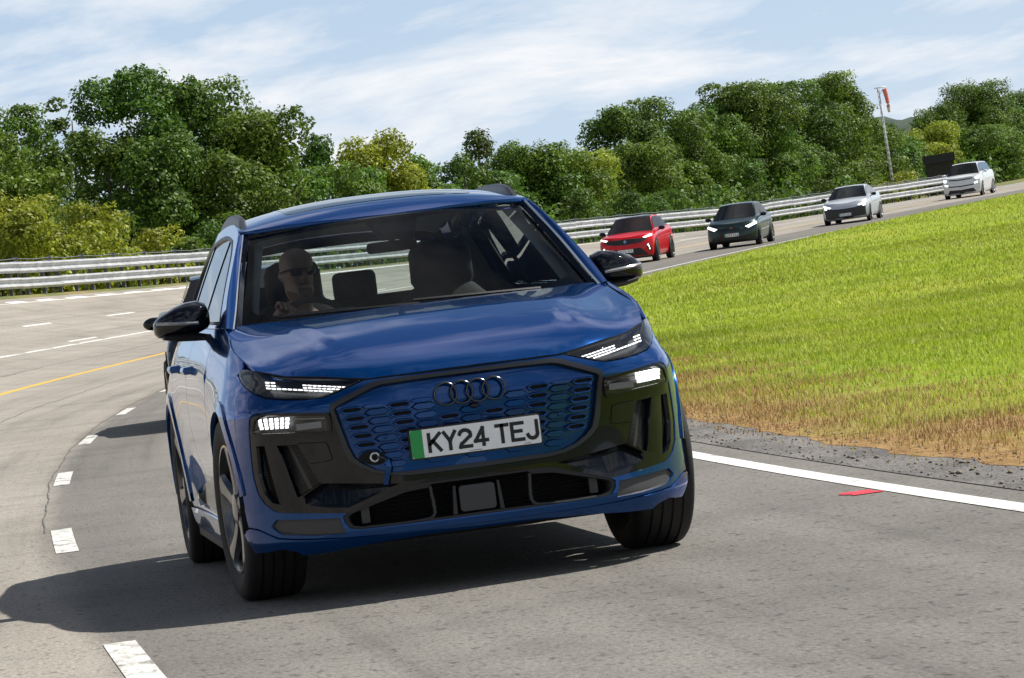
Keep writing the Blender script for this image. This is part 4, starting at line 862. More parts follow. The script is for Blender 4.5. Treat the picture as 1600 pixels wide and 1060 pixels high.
def stroke_mesh(mb, pts, w, ox, oz, y0, y1):
    for i in range(len(pts) - 1):
        a = Vector(pts[i]); b = Vector(pts[i + 1]); d = (b - a).normalized(); n = Vector((-d.y, d.x)) * w / 2
        e0 = d * (w / 2 if i > 0 else w / 2); e1 = d * (w / 2); a2 = a - e0; b2 = b + e1
        mb.prism([tuple(a2 + n), tuple(b2 + n), tuple(b2 - n), tuple(a2 - n)], lambda p_: (p_[0] + ox, y0, p_[1] + oz), lambda p_: (p_[0] + ox, y1, p_[1] + oz)); y0 -= .00002
x = -.193
for ch in 'KY24 TEJ':
    if ch == ' ': x += .026; continue
    mb = MB()
    for st in strokes(ch): stroke_mesh(mb, st, .0142, x + .006, -.0325, -.0034, -.001)
    mb.build('letter', M['plate_black'], pl, False); x += .0615 if ch != '4' else .0615
mb = MB()
for i in range(7): mb.box(-.03 + i * .007, -.0245 + i * .007, -.0026, -.001, -.0515, -.049)
for i in range(4): mb.box(.19 + i * .007, .1955 + i * .007, -.0026, -.001, -.0515, -.049)
mb.build('maker_print', M['plate_black'], pl, False)
# towing eye with strap
tow = bpy.data.objects.new('towing_eye', None); COL.link(tow); tow.parent = audi; tow.location = (-.405, float(F(.405, .558)), .558)
mb = MB(); mb.prism(smooth_poly([(-.062, .002), (-.03, .024), (.02, .022), (.055, .004), (.03, -.03), (-.02, -.028)], 4, True), lambda p_: (p_[0], -.004, p_[1]), lambda p_: (p_[0], .004, p_[1])); mb.build('cover_hole', M['dark'], tow, False)
mb = MB(); k = 8; n = 20; v = []; f = []
for i in range(n):
    t = 2 * math.pi * i / n
    for j in range(k):
        q_ = 2 * math.pi * j / k; rr = .0165 + .0045 * math.cos(q_); v.append((rr * math.cos(t), -.03 + .0045 * math.sin(q_), rr * math.sin(t)))
for i in range(n):
    for j in range(k): f.append((i * k + j, ((i + 1) % n) * k + j, ((i + 1) % n) * k + (j + 1) % k, i * k + (j + 1) % k))
mb.add(v, f); mb.build('eye', M['alu'], tow); mb = MB(); mb.tube([(.012, -.03, 0), (.035, -.055, -.008), (.045, -.062, -.02)], .007, 7); mb.build('shackle', M['ringm'], tow)
mb = MB(); st = [(.045, -.064, -.012), (.046, -.070, -.045), (.035, -.068, -.08), (.028, -.066, -.112)]
mb.loft([[(p_[0] - w_, p_[1], p_[2]), (p_[0] + w_, p_[1] + .006, p_[2]), (p_[0] + w_, p_[1] + .009, p_[2]), (p_[0] - w_, p_[1] + .003, p_[2])] for p_, w_ in zip(st, (.007, .012, .011, .009))]); mb.build('strap', BL, tow)
# --- lower intake
ik = bpy.data.objects.new('lower_intake', None); COL.link(ik); ik.parent = audi
panel('backing', M['dark'], ik, mirror_poly(INTAKE), off_fm(.11), .05, flange=0, flip=1)
panel('surround', M['plastic'], ik, mirror_poly([(0, .4335), (.24, .4335), (.29, .4305), (.333, .4195), (.43, .3855), (.534, .350), (.5525, .338), (.5485, .312), (.5295, .288), (.50, .2812), (.30, .2802), (0, .2802)]), FM, .02, holes=[mirror_poly([(0, .424), (.195, .424), (.21, .412), (.30, .405), (.42, .374), (.520, .346), (.536, .335), (.534, .315), (.520, .298), (.49, .291), (.22, .290), (0, .292)])], flange=.09, off=-.006, flip=1)
for i in range(8):
    z = .302 + i * .0145; xm = np.interp(z, [.29, .335, .35, .385, .41], [.50, .535, .52, .42, .28])
    mb = MB(); xs = np.linspace(-xm, xm, 15); mb.loft([[(x, float(F(x, z)) + .07, z), (x, float(F(x, z)) + .064, z + .003), (x, float(F(x, z)) + .09, z + .005)] for x in xs]); mb.build('slat', M['plastic'], ik, False)
for s in (1, -1):
    mb = MB(); mb.tube([(s * x, float(F(x, z)) + .012, z) for x, z in smooth_poly([(.200, .415), (.196, .36), (.194, .32), (.203, .297), (.235, .287), (.34, .283), (.46, .284)], 5)], .0075, 8); mb.build('intake_trim', SAT, ik)
    mb = MB(); mb.box(*sorted((s * .445, s * .478)), float(F(.46, .33)) + .04, float(F(.46, .33)) + .1, .30, .372); mb.build('guide_vane', M['insert'], ik, False)
rp = rbox(-.072, .072, -.052, .052, .017)
mb = MB(); mb.prism(rp, lambda p_: (-.019 + p_[0], .012, .350 + p_[1]), lambda p_: (-.019 + p_[0], .06, .350 + p_[1])); bevel(mb.build('radar_cover', M['insert'], ik, False), .003)
for s in (-1, 1): mb = MB(); mb.prism([(-.019 + s * .083, .405), (-.019 + s * .093, .405), (-.019 + s * .103, .292), (-.019 + s * .086, .292)], lambda p_: (p_[0], .02, p_[1]), lambda p_: (p_[0], .07, p_[1])); mb.build('radar_bracket', SAT, ik, False)
mb = MB(); xs = np.linspace(-.84, .84, 41); mb.loft([[(x, float(F(x, .26)) + .012, np.interp(abs(x), [0, .5, .7, .84], [.279, .279, .284, .315])), (x, float(F(x, .26)) + .004, np.interp(abs(x), [0, .5, .7, .84], [.262, .264, .272, .30])), (x, float(F(x, .26)) + .03, np.interp(abs(x), [0, .5, .7, .84], [.245, .25, .262, .28]))] for x in xs]); mb.build('lip_ledge', SAT, ik)
# --- hood
hood_half = [(x, y + .004) for x, y, z in HE3] + [(x, y) for x, y, z in HSIDE[1:]] + [(x, y) for x, y, z in HREAR[1:]]
hood_poly = smooth_poly([(x, y + .004) for x, y, z in HE3], 4) + smooth_poly([(x - .002, y) for x, y, z in HSIDE], 5)[1:] + smooth_poly([(x, y) for x, y, z in HREAR], 6)[1:]
panel('hood', BL, audi, mirror_poly([(max(0, a), b) for a, b in hood_poly]), HM, .028, flange=.03, flip=1, eps=.008)
# dark channel below the hood edge
mb = MB(); xs = np.linspace(-.80, .80, 61); mb.loft([[(x, float(F(x, np.interp(abs(x), *zip(*HEDGE)))) + .004, np.interp(abs(x), *zip(*HEDGE)) + .002), (x, float(F(x, np.interp(abs(x), *zip(*HEDGE)))) + .004, np.interp(abs(x), *zip(*HEDGE)) - .012), (x, float(F(x, np.interp(abs(x), *zip(*HEDGE)))) + .06, np.interp(abs(x), *zip(*HEDGE)) - .012), (x, float(F(x, np.interp(abs(x), *zip(*HEDGE)))) + .06, np.interp(abs(x), *zip(*HEDGE)) + .002)] for x in xs]); mb.build('hood_seal', M['dark'], audi, False)
# --- flanks
def arc(cy, cz, r_, a0, a1, n=24): return [(cy + r_ * math.cos(R(a0 + (a1 - a0) * i / n)), cz + r_ * math.sin(R(a0 + (a1 - a0) * i / n))) for i in range(n + 1)]
AF, AR_, AZ, ARAD = .87, 3.77, .385, .418
BELT = [(1.46, 1.128), (2.0, 1.131), (2.55, 1.134), (3.42, 1.137), (4.2, 1.139)]
xe_y = [(float(F(x, z)), z) for x, z in XE if z > .40]
wing = xe_y[::-1] + [(.548, .958), (.60, .991), (.72, 1.020), (.83, 1.042), (1.05, 1.087), (1.29, 1.125), (1.452, 1.126), (1.462, 1.0), (1.452, .8), (1.44, .6), (1.43, .45), (1.405, .30), (AF + math.sqrt(ARAD ** 2 - .085 ** 2), .30)] + arc(AF, AZ, ARAD, -8, 176, 34)
fdoor = [(1.470, 1.126), (2.0, 1.130), (2.545, 1.133), (2.55, 1.0), (2.545, .7), (2.54, .30), (1.415, .30), (1.44, .45), (1.45, .6), (1.461, .8), (1.471, 1.0)]
a2 = arc(AR_, AZ, .45, 172, 128, 10)
rdoor = [(2.555, 1.133), (3.43, 1.137), (3.50, 1.0), (3.50, .86)] + a2[::-1] + [(3.32, .30), (2.548, .30), (2.553, .7), (2.558, 1.0)]
quarter = [(3.44, 1.137), (4.2, 1.139), (4.2, .30), (AR_ + math.sqrt(ARAD ** 2 - .085 ** 2), .30)] + arc(AR_, AZ, ARAD, -10, 186, 34) + [(3.329, .30)] + arc(AR_, AZ, .442, 174, 128, 10) + [(3.51, .86), (3.51, 1.0)]
def ring_sector(cy, r0, r1, a0, a1): return arc(cy, AZ, r1, a0, a1, 40) + arc(cy, AZ, r0, a1, a0, 40)
def GS(y, z):
    y = np.asarray(y, float); z = np.asarray(z, float) + 0 * y; d = z - 1.134; return np.stack([G(y, 1.134 + 0 * z) - .415 * d - .13 * d * d, y, z], -1)
def door_off(y, z):   # sculpted flank: blister line and tucked lower door
    return -.022 * np.exp(-((z - .46) / .10) ** 2) * np.clip((y - 1.5) / .25, 0, 1) * np.clip((3.25 - y) / .25, 0, 1) + .006 * np.exp(-((z - .93) / .02) ** 2)
for s in (1, -1):
    panel('front_wing', BL, audi, wing, SM, .03, flange=.014, side=s)
    for nm, pg, hy in (('front_door', fdoor, 2.36), ('rear_door', rdoor, 3.28)):
        d = panel(nm, BL, audi, pg, SM, .035, flange=.014, side=s, off=door_off)
        mb = MB(); y0 = hy - .11; xx = float(G(hy, .955)); mb.loft([[(s * (xx + o), yy, .955 + z_) for o, z_ in ((-.005, .020), (h_, .016), (h_ + .006, 0), (h_, -.016), (-.005, -.020))] for yy, h_ in ((y0, .0), (y0 + .03, .032), (y0 + .11, .040), (y0 + .19, .032), (y0 + .22, .0))]); mb.build('handle', BL, d)
    panel('rear_wing', BL, audi, quarter, SM, .035, flange=.014, side=s)
    for cy in (AF, AR_): panel('arch_trim', BL, audi, ring_sector(cy, ARAD - .010, ARAD + .034, 2 if cy == AF else -8, 171 if cy == AF else 188), SM, .03, flange=.02, off=.008, side=s)
    panel('sill', BL, audi, [(1.30, .296), (3.33, .296), (3.33, .20), (1.30, .20)], SM, .05, flange=.05, off=.012, side=s)
    mb = MB(); mb.box(*sorted((s * .86, s * .912)), 1.32, 3.31, .165, .198); mb.build('sill_trim', M['plastic'], audi, False)
    ins = [(1.75, .52), (2.1, .47), (2.9, .40), (3.15, .345), (1.62, .335), (1.66, .45)]
    panel('door_blade', GLO, audi, smooth_poly(ins, 3, True), SM, .03, flange=.006, off=lambda y, z: door_off(y, z) + .004, side=s)
# dark structure behind the skin
mb = MB(); mb.box(-.56, .56, .22, 4.55, .205, .42); mb.box(-.50, .50, .20, 1.38, .42, .80); mb.box(-.83, .83, 1.42, 3.30, .42, 1.03); mb.box(-.60, .60, 3.30, 4.35, .42, 1.03); mb.build('underbody', M['dark'], audi, False)
for cy in (AF, AR_):
    for s in (1, -1):
        mb = MB(); n = 26; v = []; f = []
        for i in range(n + 1):
            t = R(-12 + 204 * i / n)
            for xx in (.925, .62): v.append((s * xx, cy + .416 * math.cos(t), AZ + .416 * math.sin(t)))
        for i in range(n): f.append((2 * i, 2 * i + 1, 2 * i + 3, 2 * i + 2))
        b0 = len(v); v.append((s * .62, cy, AZ)); f += [(2 * i + 1, b0, 2 * i + 3) for i in range(n)]
        mb.add(v, f); mb.build('arch_liner', M['dark'], audi, False, fix=False)
# --- greenhouse
ROOFL = [(1.30, 1.127), (1.55, 1.275), (1.80, 1.412), (2.05, 1.520), (2.30, 1.562), (2.70, 1.588), (3.20, 1.582), (3.70, 1.548), (4.10, 1.490), (4.40, 1.415)]
DLO = [(1.52, 1.146), (1.78, 1.300), (2.03, 1.440), (2.27, 1.512), (2.70, 1.541), (3.2, 1.535), (3.6, 1.505), (3.93, 1.44), (4.03, 1.36), (3.98, 1.22), (3.88, 1.170), (3.0, 1.155), (2.0, 1.148)]
roofl = smooth_poly(ROOFL, 5)
side_poly = roofl + [(4.40, 1.141), (3.4, 1.139), (2.5, 1.136), (1.46, 1.130)]
DLOs = smooth_poly(DLO[:4], 4) + smooth_poly(DLO[3:], 3)[1:]
def sub_glass(y0, y1): return [p_ for p_ in clip_y(DLOs, y0, y1)]
def clip_y(poly, y0, y1):
    for lim, sg in ((y0, 1), (y1, -1)):
        out = []
        for i in range(len(poly)):
            a, b = poly[i], poly[(i + 1) % len(poly)]; ia = (a[0] - lim) * sg >= 0; ib = (b[0] - lim) * sg >= 0
            if ia: out.append(a)
            if ia != ib: t = (lim - a[0]) / (b[0] - a[0]); out.append((lim, a[1] + (b[1] - a[1]) * t))
        poly = out
    return poly
WE = smooth_poly([(.768, 1.30, 1.098), (.751, 1.365, 1.132), (.690, 1.70, 1.318), (.617, 2.087, 1.510)], 8)       # windscreen side edge
for s in (1, -1):
    panel('side_frame', BL, audi, side_poly, GS, .04, holes=[DLOs], flange=.02, side=s)
    for y0, y1 in ((1.5, 2.50), (2.60, 3.40), (3.46, 4.1)): panel('side_window', M['sideglass'], audi, clip_y(DLOs, y0, y1), GS, .05, flange=0, off=-.008, side=s)
    for y0, y1 in ((2.50, 2.60), (3.40, 3.46)): panel('pillar_cover', GLO, audi, clip_y(DLOs, y0, y1), GS, .03, flange=.01, off=-.004, side=s)
    fr_in = [(y + (2.75 - y) * .02, z + (1.33 - z) * .07) for y, z in DLOs]
    panel('window_trim', SAT, audi, DLOs, GS, .03, holes=[fr_in], flange=.01, off=.002, side=s)
    # pillar between side frame and windscreen
    n = 24; A_ = []; tt = np.linspace(0, 1, n)
    ro = np.array(roofl[:16]); roy = np.interp(tt, np.linspace(0, 1, 16), ro[:, 0]); roz = np.interp(tt, np.linspace(0, 1, 16), ro[:, 1]); E1 = GS(roy, roz); W_ = np.array(WE); wl_ = np.stack([np.interp(tt, np.linspace(0, 1, len(W_)), W_[:, k]) for k in range(3)], 1)
    rows = []
    for i in range(n):
        e, w_ = E1[i], wl_[i]; nrm = np.array([.45, -.45, .55])
        rows.append([tuple((e * (1 - q_) + w_ * q_ + nrm * .018 * math.sin(math.pi * q_) ** .8) * np.array([s, 1, 1])) for q_ in np.linspace(0, .72, 7)])
    mb = MB(); mb.loft(rows, closed=False); mb.build('windscreen_pillar', BL, audi)
    mb = MB(); mb.tube([tuple((E1[i] * .30 + wl_[i] * .70 + np.array([.008, -.008, .010])) * np.array([s, 1, 1])) for i in range(n)], .006, 6); mb.build('bright_trim', M['chrome'], audi)
    mb = MB(); mb.loft([[tuple((E1[i] * (1 - q_) + wl_[i] * q_ + np.array([.004, -.006, .008]) * (1.1 - q_)) * np.array([s, 1, 1])) for q_ in (.70, .85, 1.02)] for i in range(n)], closed=False); mb.build('gutter', GLO, audi)
    rr = smooth_poly([(.622, 2.20, 1.545), (.618, 2.27, 1.578), (.611, 2.42, 1.614), (.605, 2.9, 1.636), (.594, 3.5, 1.618), (.584, 3.88, 1.570), (.578, 4.02, 1.520)], 5)
    mb = MB(); mb.loft([[(s * (a + .014), b, c - .055), (s * (a + .016), b, c - .012), (s * (a + .008), b, c), (s * (a - .008), b, c), (s * (a - .016), b, c - .012), (s * (a - .014), b, c - .055)] for a, b, c in rr]); mb.build('roof_rail', SAT, audi)
def WS(a, t):
    a = np.asarray(a, float); t = np.asarray(t, float) + 0 * a
    bx, by, bz = .768 * a, 1.06 + .245 * a * a, 1.098 + 0 * a; tx, ty, tz = .617 * a, 1.932 + .155 * a * a, 1.538 - .028 * a * a; k = .022 * np.sin(math.pi * t) * (1 - .6 * a ** 4)
    return np.stack([bx + (tx - bx) * t, by + (ty - by) * t - k * .5, bz + (tz - bz) * t + k * .86], -1)
wsr = [(-1, 0), (1, 0), (1, 1), (-1, 1)]
panel('windscreen', M['glass'], audi, wsr, WS, .08, flange=0, eps=.02)
frit = round_poly([(-.945, .175), (-.80, .125), (-.4, .105), (0, .10), (.4, .105), (.80, .125), (.945, .175), (.955, .945), (-.955, .945)], .06)
panel('windscreen_border', M['gloss'], audi, wsr, WS, .06, holes=[frit], flange=0, off=-.004, eps=.02)
RC = [(1.90, 1.522), (1.935, 1.5385), (2.05, 1.578), (2.2, 1.609), (2.5, 1.642), (2.9, 1.655), (3.4, 1.645), (3.9, 1.600), (4.3, 1.538), (4.52, 1.49)]
rcs = np.array(smooth_poly(RC, 8)); rls = np.array(roofl)
def RM(x, y):
    x = np.asarray(x, float); y = np.asarray(y, float) + 0 * x; zc = np.interp(y, rcs[:, 0], rcs[:, 1]); ze = np.interp(y, rls[:, 0], rls[:, 1]); ze = np.where(y > 4.4, 1.415 - (y - 4.4) * .3, ze); xe = GS(np.clip(y, 0, 4.4), ze)[..., 0]; q_ = np.clip(np.abs(x) / xe, 0, 1.1)
    return np.stack([x, y, zc - (zc - ze) * q_ ** 2.4], -1)
rx = lambda y: float(GS(y, np.interp(y, rls[:, 0], rls[:, 1]))[0])
roof_half = [(0, 1.938), (.2, 1.954), (.4, 2.003), (.55, 2.061), (.617, 2.095), (rx(2.15) - .004, 2.15)] + [(rx(y) - .003, y) for y in np.arange(2.25, 4.4, .15)] + [(.56, 4.40), (.5, 4.46), (.25, 4.50), (0, 4.51)]
sunroof = round_poly([(.425, 2.215), (.425, 3.25), (-.425, 3.25), (-.425, 2.215)], .06)
panel('roof', BL, audi, mirror_poly(roof_half), RM, .045, holes=[sunroof], flange=.02, eps=.02)
panel('glass_roof', M['roofglass'], audi, [(a * .986, 2.222 + (b - 2.215) * .993) for a, b in sunroof], RM, .05, flange=.01, off=.0015, eps=.02)
panel('headliner', M['dash'], audi, [(-.56, 2.12), (.56, 2.12), (.52, 4.25), (-.52, 4.25)], lambda x, y: RM(x, y) - np.array([0, 0, .035]), .12, holes=[[(.40, 2.26), (.40, 3.2), (-.40, 3.2), (-.40, 2.26)]], flange=0)
# tail
def tail_part(nm, z0, z1, mat):
    rows = []
    for z in np.linspace(z0, z1, 14):
        r_ = np.array([np.interp(z, ZZ, DT[:, k, 0]) for k in range(12 * 16, K)]); ry = np.array([np.interp(z, ZZ, DT[:, k, 1]) for k in range(12 * 16, K)])
        rows.append([(a, b, z) for a, b in zip(r_, ry)] + [(-a, b, z) for a, b in list(zip(r_, ry))[::-1][1:]])
    mb = MB(); mb.loft(rows, closed=False); mb.build(nm, mat, audi)
tail_part('rear_bumper', .22, .62, BL); tail_part('tailgate', .624, 1.14, BL)
mb = MB(); mb.loft([[(.70 * k, 4.55 + .05 * (1 - abs(k)), .93), (.70 * k, 4.61 + .06 * (1 - abs(k)), .93), (.70 * k, 4.61 + .06 * (1 - abs(k)), .985), (.70 * k, 4.55 + .05 * (1 - abs(k)), .985)] for k in np.linspace(-1, 1, 15)]); mb.build('tail_lamp', M['red_lamp'], audi)
def RG(a, t):
    a = np.asarray(a, float); t = np.asarray(t, float) + 0 * a; return np.stack([(.66 - .12 * t) * a, 4.55 - .02 * a * a + (4.33 - 4.55) * t - .03 * a * a * t, 1.145 + .335 * t - .02 * a * a * t], -1)
panel('rear_window', glass_mat('rear_glass', (.72, .80, .78), .6), audi, [(-.93, .06), (.93, .06), (.93, .94), (-.93, .94)], RG, .12, flange=0)
panel('rear_window_frame', GLO, audi, wsr, RG, .1, holes=[[(-.92, .07), (.92, .07), (.92, .93), (-.92, .93)]], flange=.02)
for s in (1, -1):
    mb = MB(); mb.loft([[tuple(GS(4.395, z) * np.array([s, 1, 1])), tuple((GS(4.395, z) * .5 + RG(1., (z - 1.14) / .32) * .5 + np.array([.02, .01, 0])) * np.array([s, 1, 1])), tuple(RG(1.0, (z - 1.14) / .32) * np.array([s, 1, 1]))] for z in np.linspace(1.14, 1.42, 8)], closed=False); mb.build('rear_pillar', BL, audi)
# wiper, cowl
mb = MB(); mb.loft([[(x, 1.07 + .26 * (x / .76) ** 2, 1.105), (x, 1.10 + .26 * (x / .76) ** 2, 1.124), (x, 1.15 + .26 * (x / .76) ** 2, 1.118)] for x in np.linspace(-.74, .74, 21)], closed=False); mb.build('cowl', M['plastic'], audi)
for x0, x1 in ((-.02, -.60), (.52, -.04)):
    mb = MB(); pts = [tuple(WS(x / .76, t) + np.array([0, -.012, .014])) for x, t in zip(np.linspace(x0, x1, 10), np.linspace(.045, .075, 10))]; mb.tube(pts, .008, 6); mb.build('wiper', M['plastic'], audi)
# --- door mirrors
for s in (1, -1):
    mr_ = bpy.data.objects.new('door_mirror', None); COL.link(mr_); mr_.parent = audi
    secs = []
    for x, zt, zb, yf, yb in ((.852, 1.222, 1.150, 1.80, 1.90), (.865, 1.248, 1.135, 1.772, 1.915), (.90, 1.262, 1.122, 1.752, 1.92), (.95, 1.259, 1.116, 1.752, 1.925), (1.0, 1.245, 1.113, 1.765, 1.93), (1.05, 1.221, 1.113, 1.79, 1.935), (1.08, 1.199, 1.118, 1.825, 1.935), (1.094, 1.183, 1.135, 1.86, 1.925)):
        zc = zt * .42 + zb * .58; ring = []
        for k in range(20):
            t = 2 * math.pi * k / 20; cy_ = math.cos(t); cz_ = math.sin(t); sy = abs(cy_) ** .75 * (1 if cy_ > 0 else -1); sz = abs(cz_) ** .75 * (1 if cz_ > 0 else -1); ym = yf + (yb - yf) * .62
            ring.append((s * x, ym + (yb - ym) * sy if sy > 0 else ym + (ym - yf) * sy, zc + (zt - zc) * sz if sz > 0 else zc + (zc - zb) * sz))
        secs.append(ring)
    mb = MB(); mb.loft(secs); mb.build('housing', GLO, mr_)
    mb = MB(); mb.loft([[(s * x, y, z + .007), (s * x, y - .006, z), (s * x, y, z - .007), (s * x, y + .02, z)] for x, y, z in ((.905, 1.752, 1.166), (.95, 1.750, 1.169), (1.0, 1.760, 1.172), (1.05, 1.786, 1.178), (1.085, 1.826, 1.181))]); mb.build('indicator', M['led_off'], mr_)
    mb = MB(); mb.loft([[(s * x, 1.79 + d, z + h_), (s * x, 1.76 + d, z), (s * x, 1.79 + d, z - h_), (s * x, 1.90 + d, z - h_), (s * x, 1.91 + d, z), (s * x, 1.90 + d, z + h_)] for x, z, h_, d in ((.79, 1.092, .010, -.03), (.87, 1.098, .014, 0), (.93, 1.108, .020, .0), (1.0, 1.112, .018, .01), (1.06, 1.120, .012, .03))]); mb.build('arm', M['plastic'], mr_)
    mb = MB(); mb.prism(rbox(.872, 1.068, 1.135, 1.232, .03), lambda p_: (s * p_[0], 1.937, p_[1]), lambda p_: (s * p_[0], 1.92, p_[1])); mb.build('mirror_glass', M['chrome'], mr_, False)
# --- wheels
def make_wheel(parent, loc, rz, s, spin=0.):
    w = bpy.data.objects.new('wheel', None); COL.link(w); w.parent = parent; w.location = loc; w.rotation_euler = (0, 0, rz + (0 if s < 0 else math.pi))
    prof = [(-.105, .262), (-.121, .285), (-.129, .315), (-.129, .342), (-.122, .366), (-.112, .377), (-.098, .3825)]
    for gx in (-.066, -.022, .022, .066): prof += [(gx - .0055, .3855), (gx - .0045, .378), (gx + .0045, .378), (gx + .0055, .3855)]
    prof += [(-a, b) for a, b in prof[:7][::-1]]
    mb = MB(); mb.lathe_x(prof, 72); mb.build('tyre', M['rubber'], w)
    mb = MB(); mb.lathe_x([(-.110, .270), (-.118, .268), (-.118, .258), (-.106, .250), (-.075, .245), (.05, .235), (.10, .25), (.112, .27)], 60); mb.build('rim_barrel', M['rim'], w)
    mb = MB(); mb.lathe_x([(-.045, .0), (-.045, .165), (-.03, .168), (-.03, .0)], 40); mb.build('brake_disc', M['disc'], w)
    mb = MB(); mb.lathe_x([(-.112, .0), (-.112, .03), (-.105, .062), (-.09, .07), (-.05, .07)], 30); mb.build('hub', M['rim'], w)
    for k in range(5):
        t0 = spin + 2 * math.pi * k / 5; mb = MB(); rings = []
        for r_, wd, xo, th in ((.045, .040, -.100, .030), (.10, .034, -.098, .028), (.17, .034, -.104, .024), (.225, .044, -.112, .020), (.256, .060, -.116, .014)):
            sw = .10 * (r_ - .045) / .21; c_, s_ = math.cos(t0 + sw), math.sin(t0 + sw)
            rings.append([(x_, r_ * c_ - o_ * s_, r_ * s_ + o_ * c_) for x_, o_ in ((xo, -wd * .7), (xo - .004, 0), (xo, wd * .7), (xo + th, wd), (xo + th, -wd))])
        mb.loft(rings); mb.build('spoke', M['rim_pol'] if k % 1 == 0 else M['rim'], w)
    return w
STEER = R(4.6)
make_wheel(audi, (-.812, AF, AZ), STEER, -1, .3); make_wheel(audi, (.806, AF, AZ), STEER, 1, .5); make_wheel(audi, (-.822, AR_, AZ), 0, -1, .9); make_wheel(audi, (.822, AR_, AZ), 0, 1, .2)
# --- cabin
mb = MB(); mb.loft([[(x, 1.20 + .2 * (x / .76) ** 2, 1.085), (x, 1.5, 1.112 + (.012 if -.55 < x < -.18 else 0)), (x, 1.86, 1.135 + (.018 if -.55 < x < -.18 else 0)), (x, 1.95, 1.12), (x, 1.98, .9)] for x in np.linspace(-.76, .76, 29)], closed=False); mb.build('dashboard', M['dash'], audi)
mb = MB(); n = 36; v = []; f = []
for i in range(n):
    t = 2 * math.pi * i / n
    for j in range(8):
        q_ = 2 * math.pi * j / 8; rr = .175 + .015 * math.cos(q_); a, b, c = rr * math.cos(t), .015 * math.sin(q_), rr * math.sin(t); v.append((-.355 + a, 2.28 + b * math.cos(R(25)) + c * math.sin(R(25)), 1.045 + c * math.cos(R(25)) - b * math.sin(R(25))))
for i in range(n):
    for j in range(8): f.append((i * 8 + j, ((i + 1) % n) * 8 + j, ((i + 1) % n) * 8 + (j + 1) % 8, i * 8 + (j + 1) % 8))
mb.add(v, f); sw_ = mb.build('steering_wheel', M['plastic'], audi); mb = MB(); mb.box(-.52, -.19, 2.255, 2.285, 1.03, 1.06); mb.ellipsoid((-.355, 2.27, 1.045), (.07, .03, .055)); mb.build('spokes', M['plastic'], sw_)
def seat(x, y, top, wt, nm='seat'):
    st = bpy.data.objects.new(nm, None); COL.link(st); st.parent = audi
    def sec(z, w_, d, yo): return [(x + w_ * math.copysign(abs(math.cos(t)) ** .6, math.cos(t)), y + yo + d * math.copysign(abs(math.sin(t)) ** .6, math.sin(t)), z) for t in [2 * math.pi * k / 20 for k in range(20)]]
    mb = MB(); mb.loft([sec(.70, .25, .07, -.08), sec(.9, .255, .075, -.03), sec(1.06, .24, .075, .02), sec(1.14, .20, .065, .045), sec(1.19, .15, .055, .055), sec(1.215, .10, .04, .06)]); mb.build('backrest', M['fabric'], st)
    mb = MB(); mb.loft([sec(1.175, wt * .82, .035, .05), sec(1.22, wt, .05, .05), sec(top - .06, wt * .98, .05, .045), sec(top - .02, wt * .85, .042, .045), sec(top, wt * .5, .02, .045)]); mb.build('headrest', M['fabric'], st)
    mb = MB(); mb.box(x - .25, x + .25, y - .55, y, .55, .72); bevel(mb.build('cushion', M['fabric'], st), .05)
seat(-.365, 2.86, 1.395, .135); seat(.335, 2.86, 1.415, .150)
mb = MB(); mb.box(-.62, .62, 3.68, 3.86, .7, 1.19); bevel(mb.build('rear_bench', M['fabric'], audi), .05, 3)
for xc in (-.42, .015, .44):
    mb = MB(); mb.prism(rbox(-.105, .105, 1.17, 1.315 if xc == .015 else 1.29, .035), lambda p_: (xc + p_[0], 3.71, p_[1]), lambda p_: (xc + p_[0], 3.80, p_[1])); bevel(mb.build('rear_headrest', M['fabric'], audi, False), .015)
mb = MB(); mb.prism(rbox(-.115, .115, 1.372, 1.422, .02), lambda p_: (.018 + p_[0], 2.085, p_[1]), lambda p_: (.018 + p_[0] * .94, 2.055, 1.397 + (p_[1] - 1.397) * .9)); mb.build('rear_view_mirror', GLO, audi); 
mb = MB(); mb.tube([(.018, 2.06, 1.42), (.018, 1.98, 1.50)], .016, 8); mb.loft([[(.018 - w_, y, z), (.018 + w_, y, z), (.018 + w_, y + .03, z - .03), (.018 - w_, y + .03, z - .03)] for w_, y, z in ((.075, 1.80, 1.452), (.10, 1.90, 1.505), (.115, 1.96, 1.535))]); mb.build('camera_housing', M['plastic'], audi)
for s in (1, -1):
    mb = MB(); mb.loft([[(s * (a - .022), b + .02, c - .012), (s * (a - .075), b + .07, c - .012)] for a, b, c in WE[4:]], closed=False); mb.build('pillar_lining', M['trim_light'], audi)
    mb = MB(); mb.loft([[tuple(GS(y, z) * np.array([s, 1, 1]) - np.array([s * .05, 0, 0])) for z in np.linspace(1.0, np.interp(y, rls[:, 0], rls[:, 1]) - .04, 5)] for y in (3.95, 4.1, 4.25, 4.36)], closed=False); mb.build('rear_lining', M['fabric'], audi)
# ---------------------------------------------------------------- driver
drv = empty('person', (0, 0, 0), (0, BETA_CAR, 0)); tag(drv, 'bald man in dark sunglasses and dark top at the wheel of blue SUV', 'person')
HX, HY, HZ, TURN = -.355, 2.74, 1.212, R(14)
rings_ = [(-.46, .16, .10, .12), (-.30, .185, .11, .12), (-.16, .215, .10, .12), (-.115, .20, .085, .11), (-.085, .14, .070, .095), (-.065, .080, .050, .075), (-.045, .056, .044, .066), (-.02, .052, .046, .062)]
head = [(.0, .046, .074, .058), (.014, .053, .089, .064), (.036, .060, .093, .078), (.062, .060, .089, .088), (.085, .064, .088, .094), (.105, .068, .087, .098), (.125, .071, .086, .101), (.145, .073, .088, .102), (.165, .074, .086, .101), (.185, .072, .081, .096), (.203, .065, .070, .086), (.218, .052, .054, .068), (.229, .034, .034, .045), (.236, .012, .012, .018)]
head = [tuple(q_) for q_ in smooth_poly(head, 4)]
